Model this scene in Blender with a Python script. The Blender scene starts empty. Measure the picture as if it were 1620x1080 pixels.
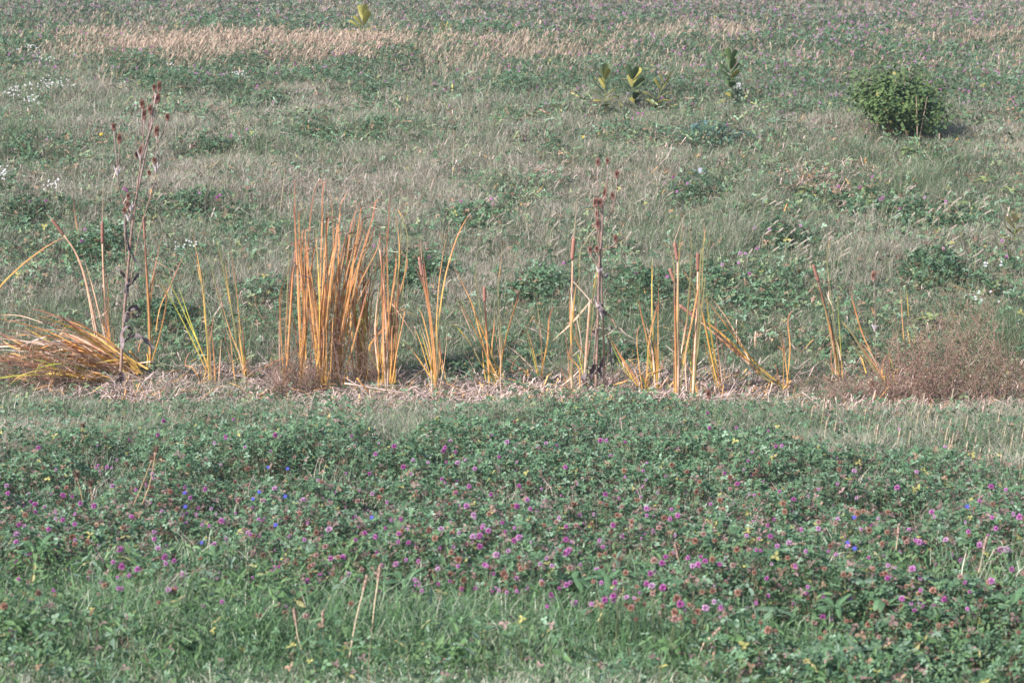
import bpy, math, random
import numpy as np

S = bpy.context.scene
COL = S.collection
rng = np.random.default_rng(7)
random.seed(7)
R = math.radians

# ------------------------------------------------------------------ camera, sky, sun, exposure
FPX = 3500.0                       # focal length in photo pixels (photo 1620 x 1080)
PITCH = math.atan(600 / FPX)
CP, SP = math.cos(PITCH), math.sin(PITCH)
cam = bpy.data.cameras.new('camera')
cam.sensor_width = 36.0
cam.lens = FPX / 1620 * 36
cam.clip_start = 0.1
cam.clip_end = 2000
cam.dof.use_dof = True
cam.dof.focus_distance = 15.2
cam.dof.aperture_fstop = 7.5
co = bpy.data.objects.new('camera', cam)
co.rotation_euler = (math.pi / 2 - PITCH, 0, 0)
COL.objects.link(co)
S.camera = co

SUNV = np.array((-0.62, -0.52, 0.59)); SUNV /= np.linalg.norm(SUNV)
W = bpy.data.worlds.new('World'); S.world = W; W.use_nodes = True
nt = W.node_tree
sky = nt.nodes.new('ShaderNodeTexSky'); sky.sky_type = 'NISHITA'; sky.sun_disc = False
sky.sun_elevation = math.asin(SUNV[2]); sky.sun_rotation = math.atan2(SUNV[0], SUNV[1])
bg = nt.nodes['Background']; bg.inputs['Strength'].default_value = 0.12
nt.links.new(sky.outputs[0], bg.inputs[0])
sl = bpy.data.lights.new('sun', 'SUN'); sl.energy = 4.7; sl.angle = R(0.5); sl.color = (1.0, 0.985, 0.97)
so = bpy.data.objects.new('sun', sl); COL.objects.link(so)
from mathutils import Vector
so.rotation_euler = Vector(SUNV).to_track_quat('Z', 'Y').to_euler()
S.view_settings.view_transform = 'Standard'; S.view_settings.look = 'None'
S.view_settings.gamma = 1.0; S.view_settings.exposure = 1.06
S.cycles.max_bounces = 6; S.cycles.diffuse_bounces = 3; S.cycles.transmission_bounces = 3; S.cycles.glossy_bounces = 1

# ------------------------------------------------------------------ terrain and picture geometry
_rows = np.array([1400, 1080, 950, 800, 640, 610, 560, 450, 340, 220, 130, 80, 40, 0], float)
_dist = np.array([4.6, 6.7, 7.9, 10.2, 14.2, 14.9, 15.6, 17.3, 20.0, 23.5, 28.0, 32.0, 38.0, 47.0])
_th = PITCH + np.arctan((_rows - 540) / FPX)
_z = -_dist * np.tan(_th)
_Y = np.linspace(-40, 600, 12801)
_knY = np.concatenate(([-40, 2.5], _dist, [70, 120, 300, 600]))
_knZ = np.concatenate(([-2.0, -2.05], _z, [-0.05, 1.6, 5.5, 12.0]))
_P = np.interp(_Y, _knY, _knZ)
_k = np.ones(17) / 17
_P = np.convolve(np.pad(_P, 8, mode='edge'), _k, mode='valid')


def _hash(ix, iy, seed):
    h = (ix.astype(np.int64) * 374761393 + iy.astype(np.int64) * 668265263 + seed * 1442695041) & 0x7fffffff
    h = ((h ^ (h >> 13)) * 1274126177) & 0x7fffffff
    return ((h ^ (h >> 16)) & 0xffff) / 65535.0


def noise(x, y, seed=0):
    x = np.asarray(x, float); y = np.asarray(y, float)
    ix, iy = np.floor(x), np.floor(y)
    fx, fy = x - ix, y - iy
    fx = fx * fx * (3 - 2 * fx); fy = fy * fy * (3 - 2 * fy)
    a, b = _hash(ix, iy, seed), _hash(ix + 1, iy, seed)
    c, d = _hash(ix, iy + 1, seed), _hash(ix + 1, iy + 1, seed)
    return (a * (1 - fx) + b * fx) * (1 - fy) + (c * (1 - fx) + d * fx) * fy


def fbm(x, y, seed=0):
    return (noise(x, y, seed) + 0.5 * noise(x * 2.1, y * 2.1, seed + 1) + 0.25 * noise(x * 4.3, y * 4.3, seed + 2)) / 1.75


def G(x, Y):
    return np.interp(Y, _Y, _P) + 0.10 * (fbm(np.asarray(x) / 1.7, np.asarray(Y) / 1.3, 5) - 0.5) * np.clip((np.asarray(Y) - 4) / 4, 0, 1)


def proj(x, Y, z):
    d = Y * CP - z * SP
    return 810 + FPX * x / d, 540 - FPX * (Y * SP + z * CP) / d


def ray(px, py):
    a, b = (px - 810) / FPX, (py - 540) / FPX
    return np.array((a, CP - b * SP, -SP - b * CP))


def at(px, py, Y):                 # the point seen at a photo pixel, at distance Y
    r = ray(px, py)
    return r * (Y / r[1])


def ground_at(px, py):
    r = ray(px, py); r = r / r[1]
    for Y in np.arange(4, 120, 0.04):
        p = r * Y
        if p[2] <= G(p[0], Y):
            return p
    return r * 60.0


# ------------------------------------------------------------------ mesh helpers
class MB:
    def __init__(self):
        self.v, self.c, self.q, self.t, self.n = [], [], [], [], 0

    def add(self, v, c, quads=None, tris=None):
        v = np.asarray(v, float).reshape(-1, 3)
        c = np.broadcast_to(np.asarray(c, float), v.shape)
        self.v.append(v); self.c.append(c)
        if quads is not None and len(quads): self.q.append(np.asarray(quads, np.int64) + self.n)
        if tris is not None and len(tris): self.t.append(np.asarray(tris, np.int64) + self.n)
        self.n += len(v)

    def mesh(self, name, mat, smooth=False):
        v = np.concatenate(self.v); c = np.concatenate(self.c)
        q = np.concatenate(self.q) if self.q else np.zeros((0, 4), np.int64)
        t = np.concatenate(self.t) if self.t else np.zeros((0, 3), np.int64)
        me = bpy.data.meshes.new(name)
        me.vertices.add(len(v)); me.vertices.foreach_set('co', v.astype(np.float32).ravel())
        me.loops.add(len(q) * 4 + len(t) * 3)
        me.loops.foreach_set('vertex_index', np.concatenate((q.ravel(), t.ravel())).astype(np.int32))
        me.polygons.add(len(q) + len(t))
        me.polygons.foreach_set('loop_start', np.concatenate((np.arange(len(q)) * 4, len(q) * 4 + np.arange(len(t)) * 3)).astype(np.int32))
        me.polygons.foreach_set('use_smooth', np.full(len(q) + len(t), smooth))
        at_ = me.attributes.new('Col', 'FLOAT_COLOR', 'POINT')
        at_.data.foreach_set('color', np.concatenate((np.clip(c, 0.004, 0.95), np.ones((len(c), 1))), 1).astype(np.float32).ravel())
        me.materials.append(mat)
        me.update(calc_edges=True)
        return me

    def build(self, name, mat, parent=None, smooth=False, kind=None):
        o = bpy.data.objects.new(name, self.mesh(name, mat, smooth))
        COL.objects.link(o)
        if parent is not None: o.parent = parent
        if kind: o['kind'] = kind
        return o


def thing(name, label, cat, loc, group=None):
    o = bpy.data.objects.new(name, None); COL.objects.link(o)
    o.empty_display_size = 0.1
    o.location = tuple(float(i) for i in loc)
    o['label'] = label; o['category'] = cat; o['kind'] = 'thing'
    if group: o['group'] = group
    return o


def copy_thing(root, loc, rotz=0.0, scale=1.0, label=None, group=None):
    r = root.copy(); COL.objects.link(r)
    r.location = tuple(float(i) for i in loc); r.rotation_euler = (0, 0, rotz); r.scale = (scale,) * 3
    if label: r['label'] = label
    if group: r['group'] = group
    for ch in list(root.children):
        c = ch.copy(); COL.objects.link(c); c.parent = r
        for g in list(ch.children):
            d = g.copy(); COL.objects.link(d); d.parent = c
    return r


def plant_material(name, rough=0.6, trans=0.25, spec=0.35, var=0.25, scale=30.0):
    m = bpy.data.materials.new(name); m.use_nodes = True
    n = m.node_tree; n.nodes.clear()
    out = n.nodes.new('ShaderNodeOutputMaterial')
    a = n.nodes.new('ShaderNodeAttribute'); a.attribute_name = 'Col'
    tc = n.nodes.new('ShaderNodeTexCoord')
    nz = n.nodes.new('ShaderNodeTexNoise'); nz.inputs['Scale'].default_value = scale; nz.inputs['Detail'].default_value = 3
    n.links.new(tc.outputs['Object'], nz.inputs['Vector'])
    mr = n.nodes.new('ShaderNodeMapRange'); mr.inputs['To Min'].default_value = 1 - var; mr.inputs['To Max'].default_value = 1 + var
    mr.inputs['From Min'].default_value = 0.3; mr.inputs['From Max'].default_value = 0.7
    n.links.new(nz.outputs[0], mr.inputs['Value'])
    mx = n.nodes.new('ShaderNodeMix'); mx.data_type = 'RGBA'; mx.blend_type = 'MULTIPLY'; mx.inputs[0].default_value = 1
    n.links.new(a.outputs['Color'], mx.inputs[6]); n.links.new(mr.outputs[0], mx.inputs[7])
    p = n.nodes.new('ShaderNodeBsdfPrincipled')
    p.inputs['Roughness'].default_value = rough; p.inputs['Specular IOR Level'].default_value = spec
    n.links.new(mx.outputs[2], p.inputs['Base Color'])
    if trans > 0:
        t = n.nodes.new('ShaderNodeBsdfTranslucent'); n.links.new(mx.outputs[2], t.inputs['Color'])
        ms = n.nodes.new('ShaderNodeMixShader'); ms.inputs[0].default_value = trans
        n.links.new(p.outputs[0], ms.inputs[1]); n.links.new(t.outputs[0], ms.inputs[2])
        n.links.new(ms.outputs[0], out.inputs[0])
    else:
        n.links.new(p.outputs[0], out.inputs[0])
    return m


M_GRASS = plant_material('grass_blades', 0.6, 0.25, 0.3, 0.12, 9)
M_LEAF = plant_material('leaf_green', 0.6, 0.28, 0.25, 0.15, 40)
M_REED = plant_material('reed_leaf', 0.55, 0.2, 0.35, 0.22, 25)
M_DEAD = plant_material('dead_stalk', 0.8, 0.0, 0.15, 0.3, 60)
M_FLOWER = plant_material('flower_petal', 0.6, 0.2, 0.2, 0.1, 60)
M_SPIKE = plant_material('seed_spike', 0.9, 0.0, 0.1, 0.3, 150)


def norm(a):
    return a / np.maximum(np.linalg.norm(a, axis=-1, keepdims=True), 1e-9)


def grass(mb, P, h, w, az, lean, cb, ct, droop=0.25):
    """one blade per row of P: two segments, pointed tip"""
    n = len(P)
    if n == 0: return
    d = np.stack((np.cos(az), np.sin(az), np.zeros(n)), 1)
    tw = rng.uniform(0, 2 * np.pi, n)
    s = np.stack((np.cos(tw), np.sin(tw) * 0.6, np.zeros(n)), 1)
    up = np.array((0, 0, 1.0))
    h_, w_, l_ = h[:, None], w[:, None], lean[:, None]
    mid = P + up * h_ * 0.6 + d * (l_ * h_ * 0.35)
    tip = P + up * h_ * (1 - droop * l_) + d * (l_ * h_)
    v = np.stack((P - s * w_ * .5, P + s * w_ * .5, mid + s * w_ * .42, mid - s * w_ * .42, tip), 1)
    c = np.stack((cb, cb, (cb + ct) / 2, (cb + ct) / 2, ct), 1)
    i = np.arange(n)[:, None] * 5
    mb.add(v.reshape(-1, 3), c.reshape(-1, 3), quads=i + np.array([[0, 1, 2, 3]]), tris=i + np.array([[3, 2, 4]]))


LEAF6 = np.array([(0.02, 0), (0.33, 0.30), (0.76, 0.29), (1.0, 0), (0.76, -0.29), (0.33, -0.30)])
OVAL6 = np.array([(0.0, 0), (0.30, 0.24), (0.68, 0.22), (1.0, 0), (0.68, -0.22), (0.30, -0.24)])


def leaflets(mb, C, nrm, ang, L, c, k=3, shape=LEAF6, fold=0.12, cheap=False):
    """k leaflets round each centre C, lying across the normal nrm"""
    n = len(C)
    if n == 0: return
    nrm = norm(nrm)
    ref = np.tile(np.array((1.0, 0.2, 0.0)), (n, 1))
    u = norm(np.cross(nrm, ref)); v = np.cross(nrm, u)
    sh = shape[[0, 1, 3, 4]] if cheap else shape
    m = len(sh)
    for j in range(k):
        a = ang + j * 2 * np.pi / max(k, 1) + rng.normal(0, 0.2, n)
        d = u * np.cos(a)[:, None] + v * np.sin(a)[:, None]
        s = -u * np.sin(a)[:, None] + v * np.cos(a)[:, None]
        LL = (L * rng.uniform(0.8, 1.15, n))[:, None]
        tilt = rng.normal(0, 0.25, n)[:, None]
        d = norm(d + nrm * tilt)
        vv = np.stack([C + d * (LL * p[0]) + s * (LL * p[1]) + nrm * (LL * abs(p[1]) * fold * 3) for p in sh], 1)
        cc = np.repeat((c * rng.uniform(0.85, 1.15, n)[:, None])[:, None, :], m, 1)
        i = np.arange(n)[:, None] * m
        if cheap:
            mb.add(vv.reshape(-1, 3), cc.reshape(-1, 3), quads=i + np.array([[0, 1, 2, 3]]))
        else:
            mb.add(vv.reshape(-1, 3), cc.reshape(-1, 3), quads=np.concatenate((i + np.array([[0, 1, 2, 3]]), i + np.array([[0, 3, 4, 5]]))))


def curve(pts, n):
    """smooth curve through control points"""
    p = np.asarray(pts, float)
    if len(p) == 2:
        t = np.linspace(0, 1, n)[:, None]
        return p[0] * (1 - t) + p[1] * t
    q = np.vstack((2 * p[0] - p[1], p, 2 * p[-1] - p[-2]))
    out = []
    T = np.linspace(0, len(p) - 1, n)
    for t in T:
        i = min(int(t), len(p) - 2); f = t - i
        a, b, c, d = q[i], q[i + 1], q[i + 2], q[i + 3]
        out.append(0.5 * (2 * b + (c - a) * f + (2 * a - 5 * b + 4 * c - d) * f * f + (3 * b - a - 3 * c + d) * f ** 3))
    return np.array(out)


def ribbon(mb, pts, w, colfn, side=None, fold=0.25, n=12, prof=None, twist=0.0):
    c = curve(pts, n)
    t = np.linspace(0, 1, n)
    tan = norm(np.gradient(c, axis=0))
    if side is None: side = np.array((1.0, 0.25, 0.0))
    s = norm(side - tan * (tan @ side)[:, None])
    b = np.cross(tan, s)
    a = twist * t[:, None]
    s, b = s * np.cos(a) + b * np.sin(a), b * np.cos(a) - s * np.sin(a)
    ww = (w * (prof(t) if prof else (np.clip((1 - t) * 2.4, 0.14, 1) * (0.8 + 0.2 * np.clip(t * 4, 0, 1)))))[:, None] * 0.5
    v = np.stack((c - s * ww + b * ww * fold, c, c + s * ww + b * ww * fold), 1).reshape(-1, 3)
    cc = np.repeat(np.array([colfn(x) for x in t]), 3, 0)
    i = np.arange(n - 1)[:, None] * 3
    mb.add(v, cc, quads=np.concatenate((i + np.array([[0, 1, 4, 3]]), i + np.array([[1, 2, 5, 4]]))))


def tube(mb, pts, r, colfn, n=10, k=6):
    c = curve(pts, n)
    t = np.linspace(0, 1, n)
    tan = norm(np.gradient(c, axis=0))
    ref = np.array((0.3, 1.0, 0.1))
    s = norm(np.cross(tan, ref)); b = np.cross(tan, s)
    rr = np.array([r(x) if callable(r) else r for x in t])
    ang = np.arange(k) * 2 * np.pi / k
    v = (c[:, None, :] + rr[:, None, None] * (s[:, None, :] * np.cos(ang)[None, :, None] + b[:, None, :] * np.sin(ang)[None, :, None])).reshape(-1, 3)
    cc = np.repeat(np.array([colfn(x) for x in t]), k, 0)
    q = []
    for i in range(n - 1):
        for j in range(k):
            q.append((i * k + j, i * k + (j + 1) % k, (i + 1) * k + (j + 1) % k, (i + 1) * k + j))
    tr = [(0, (j + 1) % k, j) for j in range(1, k - 1)]
    o = (n - 1) * k
    tr = [(0, j + 1, j) for j in range(1, k - 1)] + [(o, o + j, o + j + 1) for j in range(1, k - 1)]
    mb.add(v, cc, quads=q, tris=tr)


def ramp(*keys):
    ts = [k[0] for k in keys]; cs = np.array([k[1] for k in keys], float)
    return lambda t: np.array([np.interp(t, ts, cs[:, i]) for i in range(3)])


def flat(c, j=0.0):
    c = np.array(c) * (1 + random.uniform(-j, j))
    return lambda t: c


# ------------------------------------------------------------------ where things grow (photo rows and columns read on the ground)
def sm(a, b, x):
    t = np.clip((x - a) / (b - a), 0, 1)
    return t * t * (3 - 2 * t)


def blob(px, py, b):
    d = ((px - b[0]) / b[2]) ** 2 + ((py - b[1]) / b[3]) ** 2
    return 1 - sm(0.55, 1.25, d)


PATCHES = [  # photo x, y, half width, half height, flowers, where
    (60, 345, 70, 26, 3, 'at the left edge below the white asters'),
    (205, 330, 55, 24, 2, 'behind the upper stem of the tallest teasel'),
    (335, 335, 75, 28, 5, 'left of the tall reed clump, halfway up the bank'),
    (150, 395, 60, 30, 2, 'behind the two brown cattail spikes at the left'),
    (55, 245, 65, 14, 1, 'at the left edge left of the teasel heads'),
    (345, 238, 85, 18, 4, 'right of the tallest teasel heads on the upper bank'),
    (485, 214, 50, 13, 1, 'in the upper bank grass above the reed clump'),
    (585, 214, 45, 12, 1, 'right of centre above the reed clump'),
    (420, 160, 60, 16, 3, 'upper left below the dark clover band'),
    (820, 222, 32, 14, 0, 'small and round, in the middle of the upper bank'),
    (872, 246, 20, 8, 0, 'tiny, below the small round clump'),
    (975, 214, 75, 14, 3, 'below the left milkweed'),
    (1125, 228, 50, 10, 1, 'bluish and flat, below the right milkweed'),
    (760, 345, 75, 26, 6, 'above the lone short cattail spike'),
    (655, 430, 60, 36, 6, 'right of the tall reed clump'),
    (845, 455, 62, 28, 3, 'left of the cattail beside the second teasel'),
    (1015, 455, 50, 36, 2, 'right of the second teasel'),
    (1175, 440, 85, 36, 7, 'behind the cattail group with four spikes'),
    (1085, 312, 60, 20, 5, 'on the bank above the cattail group'),
    (1240, 385, 60, 16, 3, 'on the bank above the leaning cattail at right'),
    (1340, 325, 60, 18, 4, 'with brown heads below the round bush'),
    (1455, 345, 95, 26, 8, 'below the bush toward the right edge'),
    (1585, 430, 60, 42, 4, 'at the right edge above the brown weeds'),
    (1480, 435, 60, 28, 2, 'left of the right edge clump above the brown weeds'),
    (1330, 555, 60, 18, 0, 'beside the foot of the leaning cattail'),
    (1150, 545, 60, 22, 0, 'low, among the lodged reed leaves'),
    (420, 475, 55, 24, 0, 'just left of the tall reed clump'),
    (260, 505, 60, 26, 0, 'right of the curled teasel leaves'),
    (745, 590, 60, 18, 0, 'low and dark behind the leaning reed shoot'),
    (1000, 560, 60, 22, 0, 'low, behind the green leaning reed leaves'),
]


def fg_top(px):
    return np.interp(px, [-200, 0, 100, 300, 500, 650, 760, 840, 1000, 1100, 1250, 1350, 1450, 1620, 1850], [720, 700, 690, 690, 680, 692, 680, 662, 655, 668, 695, 722, 745, 780, 800])


def fg_bot(px):
    return np.interp(px, [-200, 0, 150, 400, 700, 1000, 1200, 1400, 1850], [940, 935, 920, 960, 925, 955, 985, 1060, 1130])


def m_fg_clover(px, py, x, Y):
    j = 24 * (fbm(x / 0.35, Y / 0.6, 31) - 0.5) + 70 * (fbm(x / 0.9, Y / 1.2, 32) - 0.5)
    return sm(-28, 34, py - fg_top(px) - j) * (1 - sm(-30, 30, py - fg_bot(px) - j))


def m_tan(px, py, x, Y):
    j = 26 * (fbm(x / 1.2, Y / 1.5, 41) - 0.5)
    a = 0.85 * sm(20, 200, px + 3 * j) * (1 - sm(560, 700, px + 4 * j)) * sm(38, 56, py + .7 * j) * (1 - sm(70, 90, py + .8 * j))
    b = 0.26 * sm(560, 700, px) * (1 - sm(950, 1090, px)) * sm(44, 58, py + j * .4) * (1 - sm(82, 94, py + j * .5))
    c = 0.25 * sm(1390, 1500, px) * sm(34, 42, py) * (1 - sm(52, 66, py + .4 * j))
    d = 0.2 * np.maximum(blob(px + j, py, (1290, 92, 75, 16)), blob(px + j, py, (1450, 96, 50, 12)))
    e = 0.2 * blob(px, py, (1120, 46, 90, 14))
    return np.maximum.reduce([a, b, c, d, e])


def m_top_clover(px, py, x, Y):
    j = 30 * (fbm(x / 1.0, Y / 1.6, 51) - 0.5)
    low = np.interp(px, [-300, 0, 100, 250, 400, 600, 900, 1000, 1150, 1300, 1500, 1620, 1900], [112, 112, 118, 140, 132, 140, 152, 155, 165, 178, 170, 172, 175])
    return (1 - sm(-16, 14, py - low - j)) * (1 - m_tan(px, py, x, Y))


def m_patch(px, py, x, Y):
    j = 0.35 * (fbm(x / 0.5, Y / 0.8, 61) - 0.5)
    m = np.zeros_like(px)
    for b in PATCHES:
        m = np.maximum(m, 1 - sm(0.5, 1.2, ((px - b[0]) / b[2]) ** 2 + ((py - b[1]) / b[3]) ** 2 + 2 * j))
    return m


def m_litter(px, py, x, Y):
    j = 40 * (fbm(x / 0.5, Y / 0.5, 71) - 0.5)
    a = sm(578, 600, py + j) * (1 - sm(634, 648, py + j)) * sm(140, 200, px) * (1 - sm(1240, 1420, px))
    b = sm(560, 590, py + j) * (1 - sm(640, 668, py + j)) * sm(1230, 1300, px)
    c = 0.35 * sm(590, 606, py + j) * (1 - sm(622, 634, py)) * (1 - sm(180, 240, px))
    return np.maximum.reduce([a, 0.9 * b, c])


def dryness(px, py, x, Y):
    d = 0.54 + 0.85 * (fbm(x / 1.1, Y / 1.6, 81) - 0.5)
    d = d + 0.20 * blob(px, py, (680, 290, 330, 60)) + 0.12 * blob(px, py, (300, 150, 260, 50))
    d = np.where((py > 470) & (py < 600), d - 0.22, d)
    front = sm(625, 640, py) * (1 - sm(700, 760, py))
    d = d * (1 - front) + front * (0.38 + 0.7 * (fbm(x / 0.6, Y / 0.6, 82) - 0.5) + 0.2 * sm(200, 0, px) + 0.1 * sm(1200, 1350, px))
    bot = sm(850, 930, py)
    d = d * (1 - bot) + bot * (0.08 + 0.45 * (fbm(x / 0.4, Y / 0.4, 83) - 0.5) + 0.42 * sm(1040, 1078, py) * (1 - 0.7 * sm(1000, 1300, px)))
    d = np.where((px > 1380) & (py > 660) & (py < 860), 0.36 + 0.5 * (fbm(x / 0.4, Y / 0.4, 84) - 0.5), d)
    return np.clip(d, 0, 1)


def scatter(dens, Y0, Y1, step=0.25):
    X, YY = [], []
    Y = Y0
    while Y < Y1:
        hw = 0.2314 * Y + 0.7 + 0.03 * Y
        n = rng.poisson(dens(Y) * 2 * hw * step)
        X.append(rng.uniform(-hw, hw, n)); YY.append(rng.uniform(Y, Y + step, n))
        Y += step
    return np.concatenate(X), np.concatenate(YY)


# ------------------------------------------------------------------ ground sheet
def ground_sheet():
    xs = np.concatenate((np.linspace(-160, -14, 8), np.linspace(-13, 13, 105), np.linspace(14, 160, 8)))
    ys = np.concatenate((np.linspace(-40, 4, 8), np.arange(4.2, 50, 0.25), np.linspace(51, 300, 24)))
    X, Y = np.meshgrid(xs, ys)
    Z = G(X, Y)
    v = np.stack((X, Y, Z), -1).reshape(-1, 3)
    nx, ny = len(xs), len(ys)
    i = (np.arange(ny - 1)[:, None] * nx + np.arange(nx - 1)[None, :]).ravel()[:, None]
    m = bpy.data.materials.new('meadow_soil'); m.use_nodes = True
    n = m.node_tree; p = n.nodes['Principled BSDF']; p.inputs['Roughness'].default_value = 0.95
    tc = n.nodes.new('ShaderNodeTexCoord')
    n1 = n.nodes.new('ShaderNodeTexNoise'); n1.inputs['Scale'].default_value = 2.2; n1.inputs['Detail'].default_value = 8
    n.links.new(tc.outputs['Object'], n1.inputs['Vector'])
    cr = n.nodes.new('ShaderNodeValToRGB')
    cr.color_ramp.elements[0].position = 0.32; cr.color_ramp.elements[0].color = (0.045, 0.06, 0.03, 1)
    cr.color_ramp.elements[1].position = 0.7; cr.color_ramp.elements[1].color = (0.17, 0.14, 0.09, 1)
    e = cr.color_ramp.elements.new(0.5); e.color = (0.08, 0.09, 0.045, 1)
    n.links.new(n1.outputs[0], cr.inputs[0]); n.links.new(cr.outputs[0], p.inputs['Base Color'])
    mb = MB(); mb.add(v, (0.1, 0.1, 0.06), quads=np.concatenate([i, i + 1, i + nx + 1, i + nx], 1))
    mb.build('ground', m, smooth=True, kind='structure')


ground_sheet()

def haze_box():
    m = bpy.data.materials.new('haze_air'); m.use_nodes = True
    n = m.node_tree; n.nodes.clear()
    out = n.nodes.new('ShaderNodeOutputMaterial'); v = n.nodes.new('ShaderNodeVolumePrincipled')
    v.inputs['Color'].default_value = (0.74, 0.85, 1.0, 1); v.inputs['Density'].default_value = HAZE
    v.inputs['Anisotropy'].default_value = 0.0
    n.links.new(v.outputs[0], out.inputs['Volume'])
    a, b = np.array((-170, -48, -4.6)), np.array((170, 310, 6.6))
    vv = [(x, y, z) for z in (a[2], b[2]) for y in (a[1], b[1]) for x in (a[0], b[0])]
    mb = MB(); mb.add(vv, (1, 1, 1), quads=[(0, 2, 3, 1), (4, 5, 7, 6), (0, 1, 5, 4), (2, 6, 7, 3), (0, 4, 6, 2), (1, 3, 7, 5)])
    mb.build('haze', m, kind='stuff')


HAZE = 0.0007
haze_box()

# ------------------------------------------------------------------ grass
GREEN_A, GREEN_B = np.array((0.070, 0.130, 0.054)), np.array((0.140, 0.220, 0.105))
BLUISH = np.array((0.10, 0.16, 0.10))
TAN_A, TAN_B = np.array((0.42, 0.355, 0.295)), np.array((0.285, 0.245, 0.20))
STRAW = np.array((0.62, 0.54, 0.475))


def mixc(a, b, t):
    return a * (1 - t[:, None]) + b * t[:, None]


def grass_colours(n, dry):
    u = rng.uniform(0, 1, n)
    g = mixc(np.tile(GREEN_A, (n, 1)), np.tile(GREEN_B, (n, 1)), u)
    b = rng.uniform(0, 1, n) < 0.2
    g[b] = BLUISH * rng.uniform(0.8, 1.3, b.sum())[:, None]
    t = mixc(np.tile(TAN_B, (n, 1)), np.tile(TAN_A, (n, 1)), rng.uniform(0, 1, n))
    s = rng.uniform(0, 1, n) < 0.22
    t[s] = STRAW * rng.uniform(0.8, 1.1, s.sum())[:, None]
    k = np.clip((dry - rng.uniform(0, 1, n)) * 2.2 + 0.5, 0, 1)
    return mixc(g, t, k)


def tufts(dens, Y0, Y1, accept, hfun, wfun, name, per=7, spread=0.045, label=None):
    x, Y = scatter(lambda y: dens(y) / per, Y0, Y1)
    z = G(x, Y)
    h0 = hfun(x, Y)
    px, py = proj(x, Y, z + 0.5 * h0)
    ok = rng.uniform(0, 1, len(x)) < accept(px, py, x, Y)
    x, Y, h0, px, py = x[ok], Y[ok], h0[ok], px[ok], py[ok]
    dry = dryness(px, py, x, Y) + rng.normal(0, 0.12, len(x))
    n = len(x)
    wind = rng.normal(0.2, 1.6, n)
    ta = rng.uniform(0.62, 1.28, n)
    X = np.repeat(x, per); YY = np.repeat(Y, per)
    sp = spread * (1 + YY / 40)
    X = X + rng.normal(0, 1, n * per) * sp; YY = YY + rng.normal(0, 1, n * per) * sp * 1.2
    P = np.stack((X, YY, G(X, YY) - 0.01), 1)
    h = np.repeat(h0, per) * rng.uniform(0.45, 1.15, n * per)
    w = wfun(YY) * rng.uniform(0.7, 1.3, n * per)
    az = np.repeat(wind, per) + rng.normal(0, 1.1, n * per)
    lean = np.abs(rng.normal(0.5, 0.45, n * per)) + np.repeat(rng.uniform(0, 0.35, n), per)
    c = grass_colours(n * per, np.repeat(np.clip(dry, 0, 1), per)) * np.repeat(ta, per)[:, None]
    if name == 'bank_grass': c = c * np.array((0.93, 0.94, 0.92))
    if name == 'near_grass': c = c * np.array((1.12, 1.28, 1.2))
    mb = MB()
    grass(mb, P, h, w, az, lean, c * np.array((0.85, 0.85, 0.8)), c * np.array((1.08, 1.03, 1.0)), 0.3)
    return mb.build(name, M_GRASS, kind='stuff')


def acc_hill(px, py, x, Y):
    a = 1 - 0.93 * np.maximum.reduce([m_patch(px, py, x, Y), 0.9 * m_top_clover(px, py, x, Y), 0.5 * m_litter(px, py, x, Y), m_tan(px, py, x, Y)])
    return a * (0.35 + 0.65 * sm(0.25, 0.55, fbm(x / 0.35, Y / 0.5, 11))) * (1 - sm(636, 648, py))


def h_hill(x, Y):
    return 0.05 + 0.34 * fbm(x / 0.45, Y / 0.6, 12) ** 1.4 * np.interp(Y, [14, 16, 19, 24], [0.40, 0.5, 1, 1])


tufts(lambda y: 6800 * min(1, (17 / y)) ** 1.2, 14.3, 34, acc_hill, h_hill, lambda Y: 0.0028 * np.clip(Y / 16, 1, 2.2), 'bank_grass')


def acc_front(px, py, x, Y):
    return sm(626, 640, py) * (1 - 0.9 * m_fg_clover(px, py, x, Y)) * (1 - 0.5 * m_litter(px, py, x, Y)) * (py < 880)


tufts(lambda y: 8500, 9.0, 15.2, acc_front, lambda x, Y: 0.05 + np.interp(Y, [9, 12, 13.4, 15], [0.20, 0.17, 0.11, 0.07]) * fbm(x / 0.3, Y / 0.4, 13) * 1.3, lambda Y: 0.0034 + 0 * Y, 'verge_grass')


def acc_near(px, py, x, Y):
    return (py > 860) * (1 - 0.86 * m_fg_clover(px, py, x, Y)) * (1 - 0.55 * sm(1050, 1250, px) * sm(980, 1030, py))


tufts(lambda y: 12000, 5.6, 9.3, acc_near, lambda x, Y: (0.03 + np.interp(Y, [6.2, 6.9, 7.3, 8.5], [0.05, 0.07, 0.20, 0.22]) * (0.3 + fbm(x / 0.25, Y / 0.3, 14))), lambda Y: 0.0036 + 0 * Y, 'near_grass', per=8, spread=0.035)

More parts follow.
